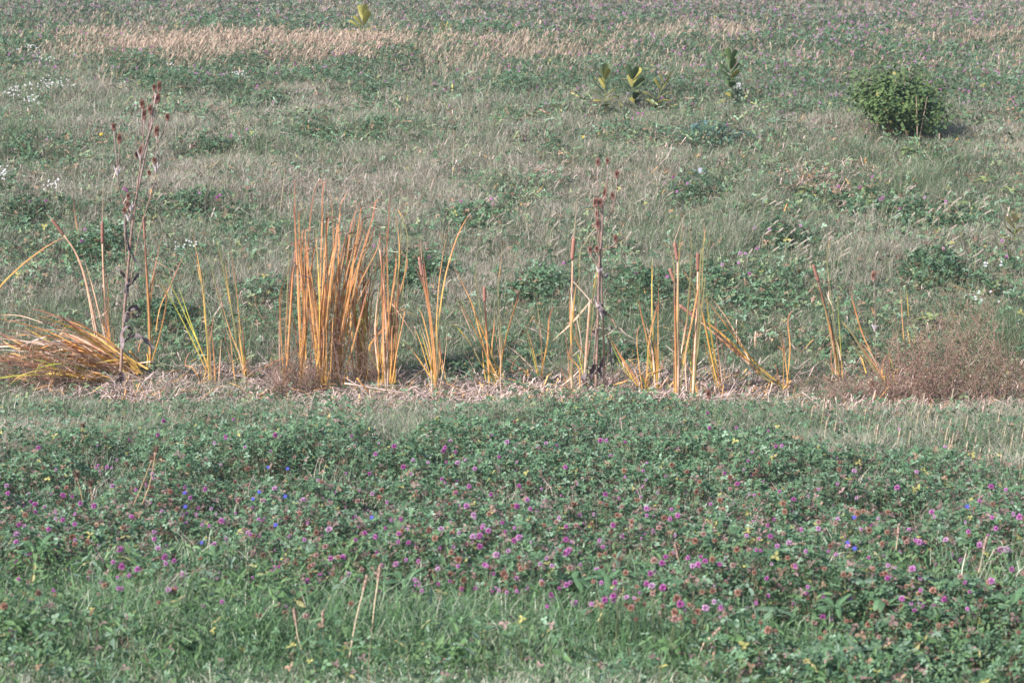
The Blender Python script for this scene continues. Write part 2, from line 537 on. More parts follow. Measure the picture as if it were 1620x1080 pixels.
# pale feathery foxtail grass of the upper band
def tan_band():
    x, Y = scatter(lambda y: 420, 27, 46)
    z = G(x, Y); px, py = proj(x, Y, z + 0.25)
    ok = rng.uniform(0, 1, len(x)) < m_tan(px, py, x, Y) * (0.3 + 1.0 * fbm(x / 0.7, Y / 1.2, 43)) + 0.04
    x, Y, z = x[ok], Y[ok], z[ok]
    n = len(x); mb = MB()
    P = np.stack((x, Y, z), 1)
    u = rng.uniform(0, 1, n)
    c = mixc(np.tile((0.30, 0.205, 0.145), (n, 1)), np.tile((0.52, 0.37, 0.275), (n, 1)), u)
    h = rng.uniform(0.16, 0.36, n)
    az = rng.normal(0.15, 0.9, n)
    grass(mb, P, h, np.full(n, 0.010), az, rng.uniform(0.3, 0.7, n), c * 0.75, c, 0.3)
    # drooping seed heads
    T = P + np.stack((np.cos(az) * h * .32, np.sin(az) * h * .32, h * 0.78), 1)
    grass(mb, T, rng.uniform(0.05, 0.10, n), np.full(n, 0.013), az + rng.normal(0, .6, n), rng.uniform(0.7, 1.5, n), c * 0.9, c * 0.95, 0.5)
    mb.build('pale_foxtail_grass', M_GRASS, kind='stuff')


tan_band()

# ------------------------------------------------------------------ clover carpets
CL_A, CL_B, CL_C = np.array((0.052, 0.106, 0.055)), np.array((0.118, 0.198, 0.098)), np.array((0.175, 0.25, 0.165))


def clover_colours(n, dull=0.0):
    c = mixc(np.tile(CL_A, (n, 1)), np.tile(CL_B, (n, 1)), rng.uniform(0, 1, n))
    u = rng.uniform(0, 1, n)
    c[u < 0.14] = CL_C * rng.uniform(0.8, 1.3, (u < 0.14).sum())[:, None]
    k = (u > 0.93 - dull); c[k] = np.array((0.22, 0.14, 0.09)) * rng.uniform(0.6, 1.4, k.sum())[:, None]
    k = (u > 0.985); c[k] = np.array((0.33, 0.30, 0.10))
    return c


def up_normals(n, s=0.55):
    return norm(np.stack((rng.normal(-0.1, s, n), rng.normal(-0.15, s, n), np.full(n, 1.0)), 1))


def clover_h(x, Y):
    return 0.04 + 0.25 * sm(0.2, 0.75, fbm(x / 0.33, Y / 0.4, 21)) * (0.45 + 0.55 * fbm(x / 1.3, Y / 1.3, 22))


def front_clover():
    x, Y = scatter(lambda y: 4200, 6.4, 14.6)
    z = G(x, Y); H = clover_h(x, Y)
    px, py = proj(x, Y, z + 0.6 * H)
    ok = rng.uniform(0, 1, len(x)) < np.maximum(m_fg_clover(px, py, x, Y), 0.10 * (py > 640)) + 0.4 * sm(1050, 1250, px) * sm(960, 1000, py)
    x, Y, z, H, px, py = (a[ok] for a in (x, Y, z, H, px, py))
    n = len(x)
    f = 1 - rng.uniform(0, 1, n) ** 1.6 * 0.85
    P = np.stack((x, Y, z + H * f), 1)
    L = rng.uniform(0.010, 0.023, n)
    dull = 0.05 + 0.13 * sm(740, 840, py) * (1 - 0.6 * sm(930, 1000, py))
    c = clover_colours(n, 0.0) * (0.75 + 0.5 * fbm(x / 0.5, Y / 0.5, 24))[:, None]
    k = rng.uniform(0, 1, n) < dull
    c[k] = np.array((0.20, 0.13, 0.115)) * rng.uniform(0.5, 1.4, k.sum())[:, None]
    mb = MB()
    leaflets(mb, P, up_normals(n, 0.6), rng.uniform(0, 6.28, n), L, c)
    # petioles and stems
    k = rng.uniform(0, 1, n) < 0.35
    m = k.sum(); b = P[k].copy(); b[:, 2] = z[k]
    cs = mixc(np.tile((0.10, 0.15, 0.05), (m, 1)), np.tile((0.27, 0.17, 0.13), (m, 1)), rng.uniform(0, 1, m))
    grass(mb, b, H[k] * f[k] * rng.uniform(0.9, 1.25, m), np.full(m, 0.0028), rng.uniform(0, 6.28, m), rng.uniform(0, 0.25, m), cs, cs, 0.0)
    mb.build('clover_foliage', M_LEAF, kind='stuff')


front_clover()


def top_clover():
    x, Y = scatter(lambda y: 900 * (28 / y) ** 1.3, 23, 62)
    z = G(x, Y)
    H = 0.05 + 0.24 * sm(0.25, 0.7, fbm(x / 0.7, Y / 0.8, 25))
    px, py = proj(x, Y, z + 0.6 * H)
    ok = rng.uniform(0, 1, len(x)) < np.maximum(m_top_clover(px, py, x, Y), 0.22 * (py < 130))
    x, Y, z, H, px, py = (a[ok] for a in (x, Y, z, H, px, py))
    n = len(x)
    P = np.stack((x, Y, z + H * (1 - 0.8 * rng.uniform(0, 1, n) ** 1.5)), 1)
    c = clover_colours(n, 0.03) * (0.55 + 0.6 * fbm(x / 1.2, Y / 1.6, 26))[:, None]
    far = 0.55 * (1 - sm(10, 60, py)) + 0.12 * sm(1000, 1100, px)
    k = rng.uniform(0, 1, n) < far * 0.75
    c[k] = np.array((0.21, 0.165, 0.15)) * rng.uniform(0.6, 1.5, k.sum())[:, None]
    mb = MB()
    leaflets(mb, P, up_normals(n, 0.7), rng.uniform(0, 6.28, n), rng.uniform(0.022, 0.042, n) * np.clip(Y / 30, 0.8, 1.6), c, cheap=True)
    # thin stems and grass standing in it
    m = int(n * 0.22); i = rng.integers(0, n, m)
    b = P[i] + rng.normal(0, 0.1, (m, 3)); b[:, 2] = G(b[:, 0], b[:, 1])
    cs = mixc(np.tile((0.13, 0.17, 0.08), (m, 1)), np.tile((0.36, 0.30, 0.25), (m, 1)), rng.uniform(0, 1, m) ** 1.3)
    grass(mb, b, rng.uniform(0.10, 0.34, m), 0.0045 * np.clip(b[:, 1] / 25, 1, 2), rng.uniform(0, 6.28, m), rng.uniform(0.1, 0.6, m), cs, cs * 1.1, 0.2)
    mb.build('far_clover_foliage', M_LEAF, kind='stuff')


top_clover()


def bank_forbs():
    x, Y = scatter(lambda y: 520 * min(1, 18 / y), 13.0, 32)
    z = G(x, Y); px, py = proj(x, Y, z + 0.1)
    m = 0.10 + 0.75 * sm(0.50, 0.72, fbm(x / 0.8, Y / 1.1, 33)) + 0.25 * sm(0.45, 0.6, fbm(x / 0.25, Y / 0.3, 34))
    side = np.maximum(sm(1040, 1150, px) * sm(300, 330, py) * (1 - sm(470, 500, py)), (1 - sm(380, 470, px)) * sm(285, 320, py) * (1 - sm(420, 450, py)))
    m = m + 0.35 * side * (0.3 + fbm(x / 0.4, Y / 0.6, 35))
    m = m * (1 - 0.7 * m_litter(px, py, x, Y)) * (py < 700) * (1 - m_fg_clover(px, py, x, Y))
    ok = rng.uniform(0, 1, len(x)) < m
    x, Y, z = x[ok], Y[ok], z[ok]
    n = len(x)
    P = np.stack((x, Y, z + rng.uniform(0.02, 0.20, n) * np.interp(Y, [13, 15, 17, 20], [.5, .5, .6, 1])), 1)
    c = clover_colours(n, 0.06) * rng.uniform(0.8, 1.25, n)[:, None]
    k = rng.uniform(0, 1, n) < 0.2; c[k] = np.array((0.20, 0.235, 0.12)) * rng.uniform(0.7, 1.2, k.sum())[:, None]
    mb = MB()
    h = n // 2
    leaflets(mb, P[:h], up_normals(h, 0.7), rng.uniform(0, 6.28, h), rng.uniform(0.018, 0.036, h), c[:h])
    leaflets(mb, P[h:], up_normals(n - h, 0.8), rng.uniform(0, 6.28, n - h), rng.uniform(0.03, 0.07, n - h), c[h:], k=2, shape=OVAL6 * np.array((1, 0.7)))
    mb.build('bank_ground_cover', M_LEAF, kind='stuff')


bank_forbs()


def near_forbs():
    x, Y = scatter(lambda y: 1500, 5.8, 9.2)
    z = G(x, Y); px, py = proj(x, Y, z + 0.1)
    m = (py > 880) * (0.12 + 0.8 * sm(0.42, 0.65, fbm(x / 0.33, Y / 0.4, 36))) * (1 - 0.8 * sm(1035, 1060, py) * (1 - sm(1000, 1250, px)))
    ok = rng.uniform(0, 1, len(x)) < m
    x, Y, z = x[ok], Y[ok], z[ok]
    n = len(x); big = fbm(x / 0.2, Y / 0.2, 37)
    P = np.stack((x, Y, z + rng.uniform(0.03, 0.20, n) * np.interp(Y, [6.4, 7.2], [0.45, 1])), 1)
    c = mixc(np.tile((0.075, 0.14, 0.05), (n, 1)), np.tile((0.135, 0.205, 0.09), (n, 1)), rng.uniform(0, 1, n)) * (0.7 + 0.6 * big)[:, None]
    k = rng.uniform(0, 1, n) < 0.12; c[k] = np.array((0.15, 0.215, 0.15))
    k = rng.uniform(0, 1, n) < 0.04; c[k] = np.array((0.30, 0.27, 0.12))
    mb = MB()
    leaflets(mb, P, up_normals(n, 1.1), rng.uniform(0, 6.28, n), (0.014 + 0.045 * big ** 2) * rng.uniform(0.6, 1.4, n), c, k=2, shape=OVAL6 * np.array((1, 0.75)), fold=0.2)
    mb.build('near_ground_cover', M_LEAF, kind='stuff')


near_forbs()


# ------------------------------------------------------------------ flower heads
def head_mesh(mb, c0, r, cin, cout, np_=60, squash=1.1, seed=0):
    rg = np.random.default_rng(seed)
    i = np.arange(np_) + 0.5
    phi = np.arccos(1 - 1.72 * i / np_); th = np.pi * (1 + 5 ** 0.5) * i
    d = np.stack((np.cos(th) * np.sin(phi), np.sin(th) * np.sin(phi), np.cos(phi) * squash), 1)
    d = d + rg.normal(0, 0.08, d.shape)
    s = norm(np.cross(d, rg.normal(0, 1, d.shape)))
    q = np.cross(norm(d), s)
    w = r * 0.17
    tip = d * r * rg.uniform(0.88, 1.14, np_)[:, None]
    base = d * r * 0.15; mid = d * r * 0.75
    v = np.stack((base, mid + s * w, tip, mid - s * w, mid + q * w, mid - q * w), 1).reshape(-1, 3) + c0
    t = rg.uniform(0, 1, np_)
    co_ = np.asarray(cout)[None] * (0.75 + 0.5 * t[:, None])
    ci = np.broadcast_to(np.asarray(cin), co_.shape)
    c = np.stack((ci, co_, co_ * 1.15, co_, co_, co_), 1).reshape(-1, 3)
    k = np.arange(np_)[:, None] * 6
    mb.add(v, c, quads=np.concatenate((k + np.array([[0, 1, 2, 3]]), k + np.array([[0, 4, 2, 5]]))))


PINKS = [(0.56, 0.21, 0.46), (0.60, 0.29, 0.52), (0.47, 0.14, 0.37), (0.62, 0.38, 0.55)]
BROWNS = [(0.40, 0.22, 0.16), (0.46, 0.27, 0.20), (0.32, 0.17, 0.13), (0.50, 0.32, 0.28)]


def clover_proto(kind, i):
    pal = PINKS if kind == 'pink' else BROWNS
    H = 0.16
    t = thing('red_clover' if kind == 'pink' else 'withered_clover', 'x', 'flower' if kind == 'pink' else 'dry flower', (0, 0, -50))
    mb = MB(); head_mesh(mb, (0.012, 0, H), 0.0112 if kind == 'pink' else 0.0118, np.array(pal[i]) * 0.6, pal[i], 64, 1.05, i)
    mb.build('flower_head', M_FLOWER, t)
    mb = MB(); tube(mb, [(0, 0, -0.03), (-0.006, 0.004, H * .5), (0.012, 0, H)], 0.0013, ramp((0, (0.10, 0.15, 0.06)), (1, (0.16, 0.17, 0.09))), 5, 4)
    mb.build('stem', M_LEAF, t)
    mb = MB(); leaflets(mb, np.array([(0.010, 0, H - 0.013)]), np.array([(0.1, -0.2, 1.0)]), np.array([0.4 * i]), np.array([0.022]), np.array([CL_B]))
    mb.build('leaf', M_LEAF, t)
    return t


pp = [clover_proto('pink', i) for i in range(4)]
bp = [clover_proto('brown', i) for i in range(4)]
used = {}


def canopy_point(px, py, dz):
    r = ray(px, py); r = r / r[1]
    Ys = np.arange(5.5, 30, 0.03)
    q = r[None] * Ys[:, None]
    return q[int(np.argmax(q[:, 2] <= G(q[:, 0], Ys) + clover_h(q[:, 0], Ys) + dz))].copy()


def place_clover(protos, k, px, py, label, group, H=None):
    base = canopy_point(px, py, 0.035 if protos is pp else 0.028); base[2] -= 0.16
    pr = protos[k % 4]
    rz = random.uniform(0, 6.28); s = random.choice((0.6, 0.7, 0.8, 0.9, 1.0, 1.15))
    base[2] -= 0.16 * (s - 1)
    if pr.name not in used:
        used[pr.name] = 1
        pr.location = tuple(base); pr.rotation_euler = (0, 0, rz); pr.scale = (s,) * 3; pr['label'] = label; pr['group'] = group
    else:
        copy_thing(pr, base, rz, s, label, group)


SEEN_PINK = [(1440, 838), (1445, 955), (1297, 977), (1092, 896), (1100, 893), (865, 960), (907, 857), (970, 832), (631, 893), (722, 896),
             (271, 932), (174, 768), (160, 745), (150, 740), (208, 910), (410, 822), (484, 790), (352, 825), (540, 882), (646, 885), (745, 770),
             (260, 665), (367, 664), (612, 667), (715, 697), (657, 728), (738, 728), (801, 698), (817, 730), (838, 790), (1122, 653), (1165, 676),
             (1217, 681), (1421, 680), (1494, 707), (1590, 775), (1573, 770), (1348, 745), (1230, 706), (1328, 821), (1345, 863), (1373, 881),
             (1402, 893), (1556, 862), (1578, 870), (1420, 770), (195, 868), (178, 888), (263, 880), (120, 830), (28, 858), (45, 876), (25, 890),
             (136, 915), (80, 838), (240, 842), (395, 843), (520, 882), (575, 842), (632, 843), (700, 835), (1020, 815), (1060, 806), (1215, 832),
             (1290, 836), (1180, 848), (945, 855), (905, 870), (922, 893), (1033, 925), (1070, 955), (1535, 935), (1450, 900), (1480, 893), (1120, 888)]
rr = random.Random(3)
npk = 0
for (a, b) in SEEN_PINK:
    place_clover(pp, rr.randrange(4), a, b, 'bright pink red clover head above the green clover leaves in the foreground', 'pink clover heads in the foreground'); npk += 1
while npk < 300:
    a, b = rr.uniform(-10, 1630), rr.uniform(650, 965)
    t_, l_ = float(fg_top(a)), float(fg_bot(a))
    if b < t_ - 6 or b > l_ + 10: continue
    if rr.random() > (0.45 + 0.55 * min(1, max(0, (b - t_) / 90.0))) * (0.45 + 0.9 * float(fbm(a / 140.0, b / 60.0, 91)) ** 1.0): continue
    place_clover(pp, rr.randrange(4), a, b, 'bright pink red clover head above the green clover leaves in the foreground', 'pink clover heads in the foreground'); npk += 1
nbr = 0
while nbr < 290:
    a, b = rr.uniform(-10, 1630), rr.uniform(660, 1010)
    t_, l_ = float(fg_top(a)), float(fg_bot(a))
    if b < t_ or b > l_ + 25: continue
    if rr.random() > (0.15 + 0.85 * min(1, max(0, (b - t_ - 30) / 130.0))) * (0.4 + 0.9 * float(fbm(a / 120.0, b / 60.0, 92))): continue
    place_clover(bp, rr.randrange(4), a, b, 'withered brown clover head among the green clover leaves in the foreground', 'withered clover heads in the foreground'); nbr += 1


def small_front_flowers():
    """the many small and half hidden heads between the larger ones"""
    mb = MB(); n = 0
    while n < 620:
        a, b = rr.uniform(-10, 1630), rr.uniform(670, 985)
        t_, l_ = float(fg_top(a)), float(fg_bot(a))
        if b < t_ or b > l_ + 10 or rr.random() > 0.2 + 0.8 * min(1, max(0, (b - t_ - 20) / 90.0)): continue
        if rr.random() > 0.3 + 1.0 * float(fbm(a / 150.0, b / 50.0, 97)): continue
        q = canopy_point(a, b, rr.uniform(-0.03, 0.02))
        c = np.array(PINKS[rr.randrange(4)]) if rr.random() < 0.5 else np.array(BROWNS[rr.randrange(4)]) * rr.uniform(0.6, 1)
        head_mesh(mb, q, rr.uniform(0.004, 0.0095), c * .6, c, 26, rr.uniform(1.0, 1.5), n); n += 1
    mb.build('small_clover_blossoms', M_FLOWER, kind='stuff')


small_front_flowers()


def far_flowers():
    mb = MB()
    x, Y = scatter(lambda y: 13.0 * (30 / y) ** 1.5, 20, 60)
    z = G(x, Y)
    px, py = proj(x, Y, z + 0.25)
    m = np.maximum(m_top_clover(px, py, x, Y), 0.25 * m_tan(px, py, x, Y)) * (0.35 + 1.2 * fbm(x / 1.5, Y / 2.0, 95)) + 0.02
    m = m * (0.55 + 0.45 * sm(500, 1000, px))
    ok = (rng.uniform(0, 1, len(x)) < m) & (py < 330)
    x, Y, z = x[ok], Y[ok], z[ok]
    for i in range(len(x)):
        c = np.array(PINKS[i % 4]) if rng.uniform() < 0.72 else np.array(BROWNS[i % 4])
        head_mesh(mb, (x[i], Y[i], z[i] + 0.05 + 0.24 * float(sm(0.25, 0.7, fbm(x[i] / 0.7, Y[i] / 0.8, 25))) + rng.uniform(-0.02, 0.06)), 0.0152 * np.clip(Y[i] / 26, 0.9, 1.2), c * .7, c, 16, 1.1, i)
    mb.build('distant_clover_blossoms', M_FLOWER, kind='stuff')


far_flowers()


# ------------------------------------------------------------------ separate clover clumps on the bank
def clump(b, idx):
    p = ground_at(b[0], b[1] + 0.4 * b[3])
    Y0 = p[1]; s = FPX / Y0
    rx = b[2] / s; ry = b[3] / s * 3.0
    base = np.array((p[0], p[1], float(G(p[0], p[1]))))
    t = thing('clover_clump', 'green clover clump ' + b[5], 'plant', base, 'clover clumps on the bank')
    n = int(1700 * rx * ry * 3.14 * min(1, 20 / Y0)) + 60
    q = rng.normal(0, 0.62, (n, 2)); q = q[(q ** 2).sum(1) < 1.9]
    x = base[0] + q[:, 0] * rx; Y = base[1] + q[:, 1] * ry
    q = q[rng.uniform(0, 1, len(q)) < 0.05 + sm(0.36, 0.62, fbm(x / 0.3, Y / 0.5, 28 + idx))]
    n = len(q)
    x = base[0] + q[:, 0] * rx; Y = base[1] + q[:, 1] * ry
    z = G(x, Y)
    H = (0.06 + 0.19 * sm(0.2, 0.7, fbm(x / 0.28, Y / 0.35, 27))) * (1.1 - 0.5 * np.clip((q ** 2).sum(1), 0, 1)) * np.interp(b[1], [200, 400, 520, 560], [1, 1, 0.8, 0.6])
    P = np.stack((x, Y, z + H * (1 - 0.8 * rng.uniform(0, 1, n) ** 1.5)), 1) - base
    c = clover_colours(n, 0.02) * rng.uniform(0.65, 1.0)
    if 'bluish' in b[5]: c = c * np.array((0.85, 1.05, 1.6)) + 0.01
    mb = MB(); leaflets(mb, P, up_normals(n, 0.65), rng.uniform(0, 6.28, n), rng.uniform(0.018, 0.034, n), c)
    m = n // 3; i = rng.integers(0, n, m)
    bb = P[i].copy(); zz = bb[:, 2].copy(); bb[:, 2] = G(bb[:, 0] + base[0], bb[:, 1] + base[1]) - base[2]
    cs = np.tile((0.12, 0.15, 0.07), (m, 1)) * rng.uniform(0.7, 1.6, (m, 1))
    grass(mb, bb, np.maximum(zz - bb[:, 2], 0.03) * rng.uniform(0.9, 1.4, m), np.full(m, 0.004), rng.uniform(0, 6.28, m), rng.uniform(0, .3, m), cs, cs, 0)
    mb.build('foliage', M_LEAF, t)
    k = b[4]
    for f in range(k):
        qa = rng.normal(0, 0.42, 2)
        fx, fy = qa[0] * rx, qa[1] * ry
        fz = float(G(base[0] + fx, base[1] + fy)) - base[2] + rng.uniform(0.16, 0.28)
        c = np.array(PINKS[rng.integers(4)]) if rng.uniform() < 0.7 else np.array(BROWNS[rng.integers(4)])
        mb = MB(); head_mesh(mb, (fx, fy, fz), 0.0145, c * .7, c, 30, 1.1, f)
        tube(mb, [(fx, fy, fz - 0.2), (fx, fy, fz)], 0.0015, flat((0.14, 0.15, 0.08)), 3, 3)
        mb.build('flower_head', M_FLOWER, t)


for i, b in enumerate(PATCHES): clump(b, i)


# ------------------------------------------------------------------ straw litter in the ditch
def litter(name='reed_litter', Y0=13.2, Y1=17.0, fn=m_litter, dens=2500, lift=0.045):
    x, Y = scatter(lambda y: dens, Y0, Y1)
    z = G(x, Y); px, py = proj(x, Y, z + lift * .7)
    m_litter = fn
    ok = rng.uniform(0, 1, len(x)) < m_litter(px, py, x, Y) * (0.15 + 1.0 * sm(0.3, 0.6, fbm(x / 0.3, Y / 0.4, 73))) + 0.05 * (py < 630)
    x, Y, px = x[ok], Y[ok], px[ok]
    n = len(x)
    L = rng.uniform(0.05, 0.30, n) * rng.uniform(0.3, 1, n)
    az = rng.normal(0, 0.75, n) + (rng.uniform(0, 1, n) < 0.5) * np.pi
    tilt = np.abs(rng.normal(0.06, 0.2, n))
    d = np.stack((np.cos(az) * np.cos(tilt), np.sin(az) * np.cos(tilt), np.sin(tilt)), 1)
    P = np.stack((x, Y, G(x, Y) + rng.uniform(0.0, lift, n)), 1)
    s = norm(np.cross(d, np.array((0, 0, 1.0)))) * rng.uniform(0.0015, 0.005, n)[:, None]
    up = np.array((0, 0, 1.0))
    mid = P + d * L[:, None] * 0.5 + up * (0.03 * rng.normal(0, 1, n))[:, None]
    e = P + d * L[:, None]
    v = np.stack((P - s, P + s, mid + s, mid - s, e + s * .4 + up * .002, e - s * .4), 1)
    u = rng.uniform(0, 1, n)
    c = mixc(np.tile((0.25, 0.18, 0.155), (n, 1)), np.tile((0.57, 0.42, 0.36), (n, 1)), u)
    k = rng.uniform(0, 1, n) < 0.10; c[k] = np.array((0.62, 0.32, 0.11)) * rng.uniform(0.7, 1.2, k.sum())[:, None]
    k = rng.uniform(0, 1, n) < 0.08; c[k] = np.array((0.12, 0.08, 0.06))
    k = (px > 1240) & (rng.uniform(0, 1, n) < 0.5); c[k] *= np.array((0.75, 0.65, 0.62))
    c = np.repeat(c[:, None, :], 6, 1)
    i = np.arange(n)[:, None] * 6
    mb = MB(); mb.add(v.reshape(-1, 3), c.reshape(-1, 3), quads=np.concatenate((i + np.array([[0, 1, 2, 3]]), i + np.array([[3, 2, 4, 5]]))))
    mb.build(name, M_DEAD, kind='stuff')


litter()
litter('lodged_straw', 19.5, 25.5, lambda px, py, x, Y: 0.8 * np.maximum.reduce([blob(px, py, (1310, 280, 95, 22)), 0.6 * blob(px, py, (1195, 385, 60, 22)), 0.5 * blob(px, py, (1020, 255, 50, 10)), 0.5 * blob(px, py, (880, 270, 60, 12))]), 1400, 0.14)

# ------------------------------------------------------------------ cattails
GOLD, YEL, ORANGE = (0.59, 0.31, 0.072), (0.52, 0.335, 0.07), (0.55, 0.265, 0.10)
BROWN, DARK, PALE = (0.30, 0.125, 0.07), (0.15, 0.08, 0.055), (0.62, 0.45, 0.33)
OLIVE = (0.24, 0.25, 0.045)
PINKTAN = (0.56, 0.33, 0.215)


def leaf_colour(kind):
    j = random.uniform(0.82, 1.15)
    A = lambda c: np.array(c) * j
    return {'gold': ramp((0, A(YEL)), (0.35, A(GOLD)), (0.65, A(ORANGE)), (0.9, A(BROWN)), (1, A(DARK))),
            'orange': ramp((0, A(GOLD)), (0.25, A(ORANGE)), (0.58, A((0.46, 0.19, 0.075))), (0.82, A(BROWN)), (1, A(DARK))),
            'bent': ramp((0, A(GOLD)), (0.35, A(ORANGE)), (0.62, A(BROWN)), (0.8, A(DARK)), (0.88, A(DARK)), (0.9, A(PALE)), (1, A(PALE))),
            'dark': ramp((0, A((0.40, 0.26, 0.07))), (0.4, A(BROWN)), (1, A(DARK))),
            'rust': ramp((0, A(GOLD)), (0.28, A(ORANGE)), (0.52, A(BROWN)), (0.8, A(DARK)), (1, A(DARK))),
            'tan': ramp((0, A(PALE)), (0.5, A(PINKTAN)), (1, A(PINKTAN))),
            'pale': ramp((0, A(PALE)), (1, A((0.64, 0.50, 0.42)))),
            'olive': ramp((0, A(GOLD)), (0.3, A((0.42, 0.36, 0.05))), (0.7, A(OLIVE)), (1, A((0.16, 0.12, 0.04)))),
            'yellow': ramp((0, A(GOLD)), (0.4, A(YEL)), (1, A((0.66, 0.48, 0.12))))}[kind]


rnd = random.Random(11)


def cattail(label, base, leaves=(), stalks=(), spikes=(), cat='cattail', name='cattail', jit=0.10, wd=0.0125, group='cattails in the ditch'):
    """base: photo pixel of the foot; leaves: (colour, [pixels from foot to tip], width factor)"""
    g = ground_at(base[0], base[1] + 6)
    Y0 = g[1]
    o = np.array((g[0], Y0, float(G(g[0], Y0))))
    t = thing(name, label, cat, o, group)
    W3 = lambda pts, dy: np.array([at(px, py, Y0 + dy * i / max(1, len(pts) - 1)) - o for i, (px, py) in enumerate(pts)])
    if name == 'cattail' and 'tall reed clump' not in label and group.startswith('cattails in'):
        leaves = list(leaves) + fan((base[0], base[1]), 7, 3, (base[0] - 32, base[0] + 32), (base[1] - 190, base[1] - 30), ['dark', 'rust', 'tan', 'tan', 'olive', 'dark'], 0.3, thin=0.6)
    if 'tall reed clump' not in label and 'flattened' not in label: wd *= 0.86
    for lf in leaves:
        kind, pts = lf[0], list(lf[1])
        lead = 0.0
        d0 = math.hypot(pts[0][0] - base[0], pts[0][1] - base[1])
        if d0 > 60 and 'flattened' not in label and kind not in ('tan', 'pale') and pts[0][1] > pts[-1][1] and name == 'cattail':
            pts = [(base[0] + random.uniform(-4, 4), base[1]), (base[0] * .42 + pts[0][0] * .58 + random.uniform(-3, 3), base[1] * .5 + pts[0][1] * .5)] + pts
            lead = d0 / (d0 + math.hypot(pts[-1][0] - pts[2][0], pts[-1][1] - pts[2][1]))
        if random.random() < 0.2 and kind != 'bent': kind = random.choice(('tan', 'dark', 'orange', 'rust', 'tan'))
        cf0 = leaf_colour(kind); sd = random.uniform(0, 99)
        def cf(t, cf0=cf0, lead=lead, sd=sd):
            k = 0.72 + 0.56 * float(fbm(t * 7 + sd, sd, 3))
            if t < lead: return np.array((0.20, 0.17, 0.07)) * k
            return cf0((t - lead) / (1 - lead) if lead else t) * k
        w = wd * (lf[2] if len(lf) > 2 else 1.0) * random.uniform(0.85, 1.15)
        mb = MB()
        ribbon(mb, W3(pts, random.uniform(-jit, jit)), w, cf, side=np.array((1.0, random.uniform(-0.8, 0.3), 0.0)), fold=random.uniform(0.15, 0.5),
               prof=(lambda t: np.clip((1 - t) * 4.5, 0.4, 1)) if kind == 'bent' else None, n=max(18, 5 * len(pts)), twist=random.uniform(-0.9, 0.9))
        mb.build('leaf', M_REED, t, smooth=True)
    for st in stalks:
        mb = MB(); tube(mb, W3(st[1], random.uniform(-0.04, 0.04)), lambda x: 0.0095 - 0.0035 * x, leaf_colour(st[0]), max(6, 3 * len(st[1])), 6)
        mb.build('stalk', M_REED, t, smooth=True)
    for sp in spikes:
        a, b = W3([sp[0], sp[1]], 0.0)
        r = sp[2] if len(sp) > 2 else 0.0115
        mb = MB(); d = b - a
        cc = np.array((0.25, 0.12, 0.09)) * random.uniform(0.8, 1.15)
        tube(mb, [a + d * i / 8 for i in range(9)], lambda x: r * min(1, (1 - abs(2 * x - 1) ** 9) + 0.12), flat(cc), 17, 9)
        k = mb.build('seed_spike', M_SPIKE, t, smooth=True)
        if len(sp) > 3:
            m2 = MB(); tube(m2, W3([sp[1], sp[3]], 0.0), lambda x: 0.0035 - 0.0022 * x, flat((0.5, 0.34, 0.24)), 5, 4)
            m2.build('bare_tip', M_REED, k)
    return t


rnd = random.Random(11)


def fan(base, spread, n_, tipx, tipy, kinds, bend=0.35, bow=10, thin=1.0):
    out = []
    for _ in range(int(n_ * 1.45)):
        bx = base[0] + rnd.gauss(0, spread); by = base[1] + rnd.uniform(-6, 5)
        f = rnd.random()
        if rnd.random() < 0.18: kk = ['dark', 'rust']
        else: kk = kinds
        tx = tipx[0] + (tipx[1] - tipx[0]) * f + rnd.gauss(0, 6); ty = rnd.uniform(*tipy)
        mx = bx * 0.5 + tx * 0.5 + rnd.gauss(0, bow * .4) - (tx - bx) * 0.12; my = (by + ty) / 2
        pts = [(bx, by), (mx, my), (tx, ty)]
        if rnd.random() < bend:
            s = rnd.choice((1, 1, 1, -1)); L = rnd.uniform(10, 26)
            pts = [(bx, by), (mx, my), (tx - s * 3, ty + 20), (tx + s * 3, ty + 2), (tx + s * L, ty + rnd.uniform(-3, 12))]
            out.append(('bent', pts, rnd.uniform(0.55, 0.9))); continue
        if rnd.random() < 0.3:       # snapped leaf, its end hanging
            f2 = rnd.uniform(0.35, 0.8); kx = bx + (tx - bx) * f2; ky = by + (ty - by) * f2
            sx = rnd.choice((-1, 1)) * rnd.uniform(8, 45)
            pts = [(bx, by), ((bx + kx) / 2 + rnd.gauss(0, 2), (by + ky) / 2), (kx, ky), (kx + sx * 0.15, ky - 4), (kx + sx, ky + rnd.uniform(-15, 50))]
        out.append((rnd.choice(kk), pts, thin * rnd.uniform(0.55, 1.1)))
    return out


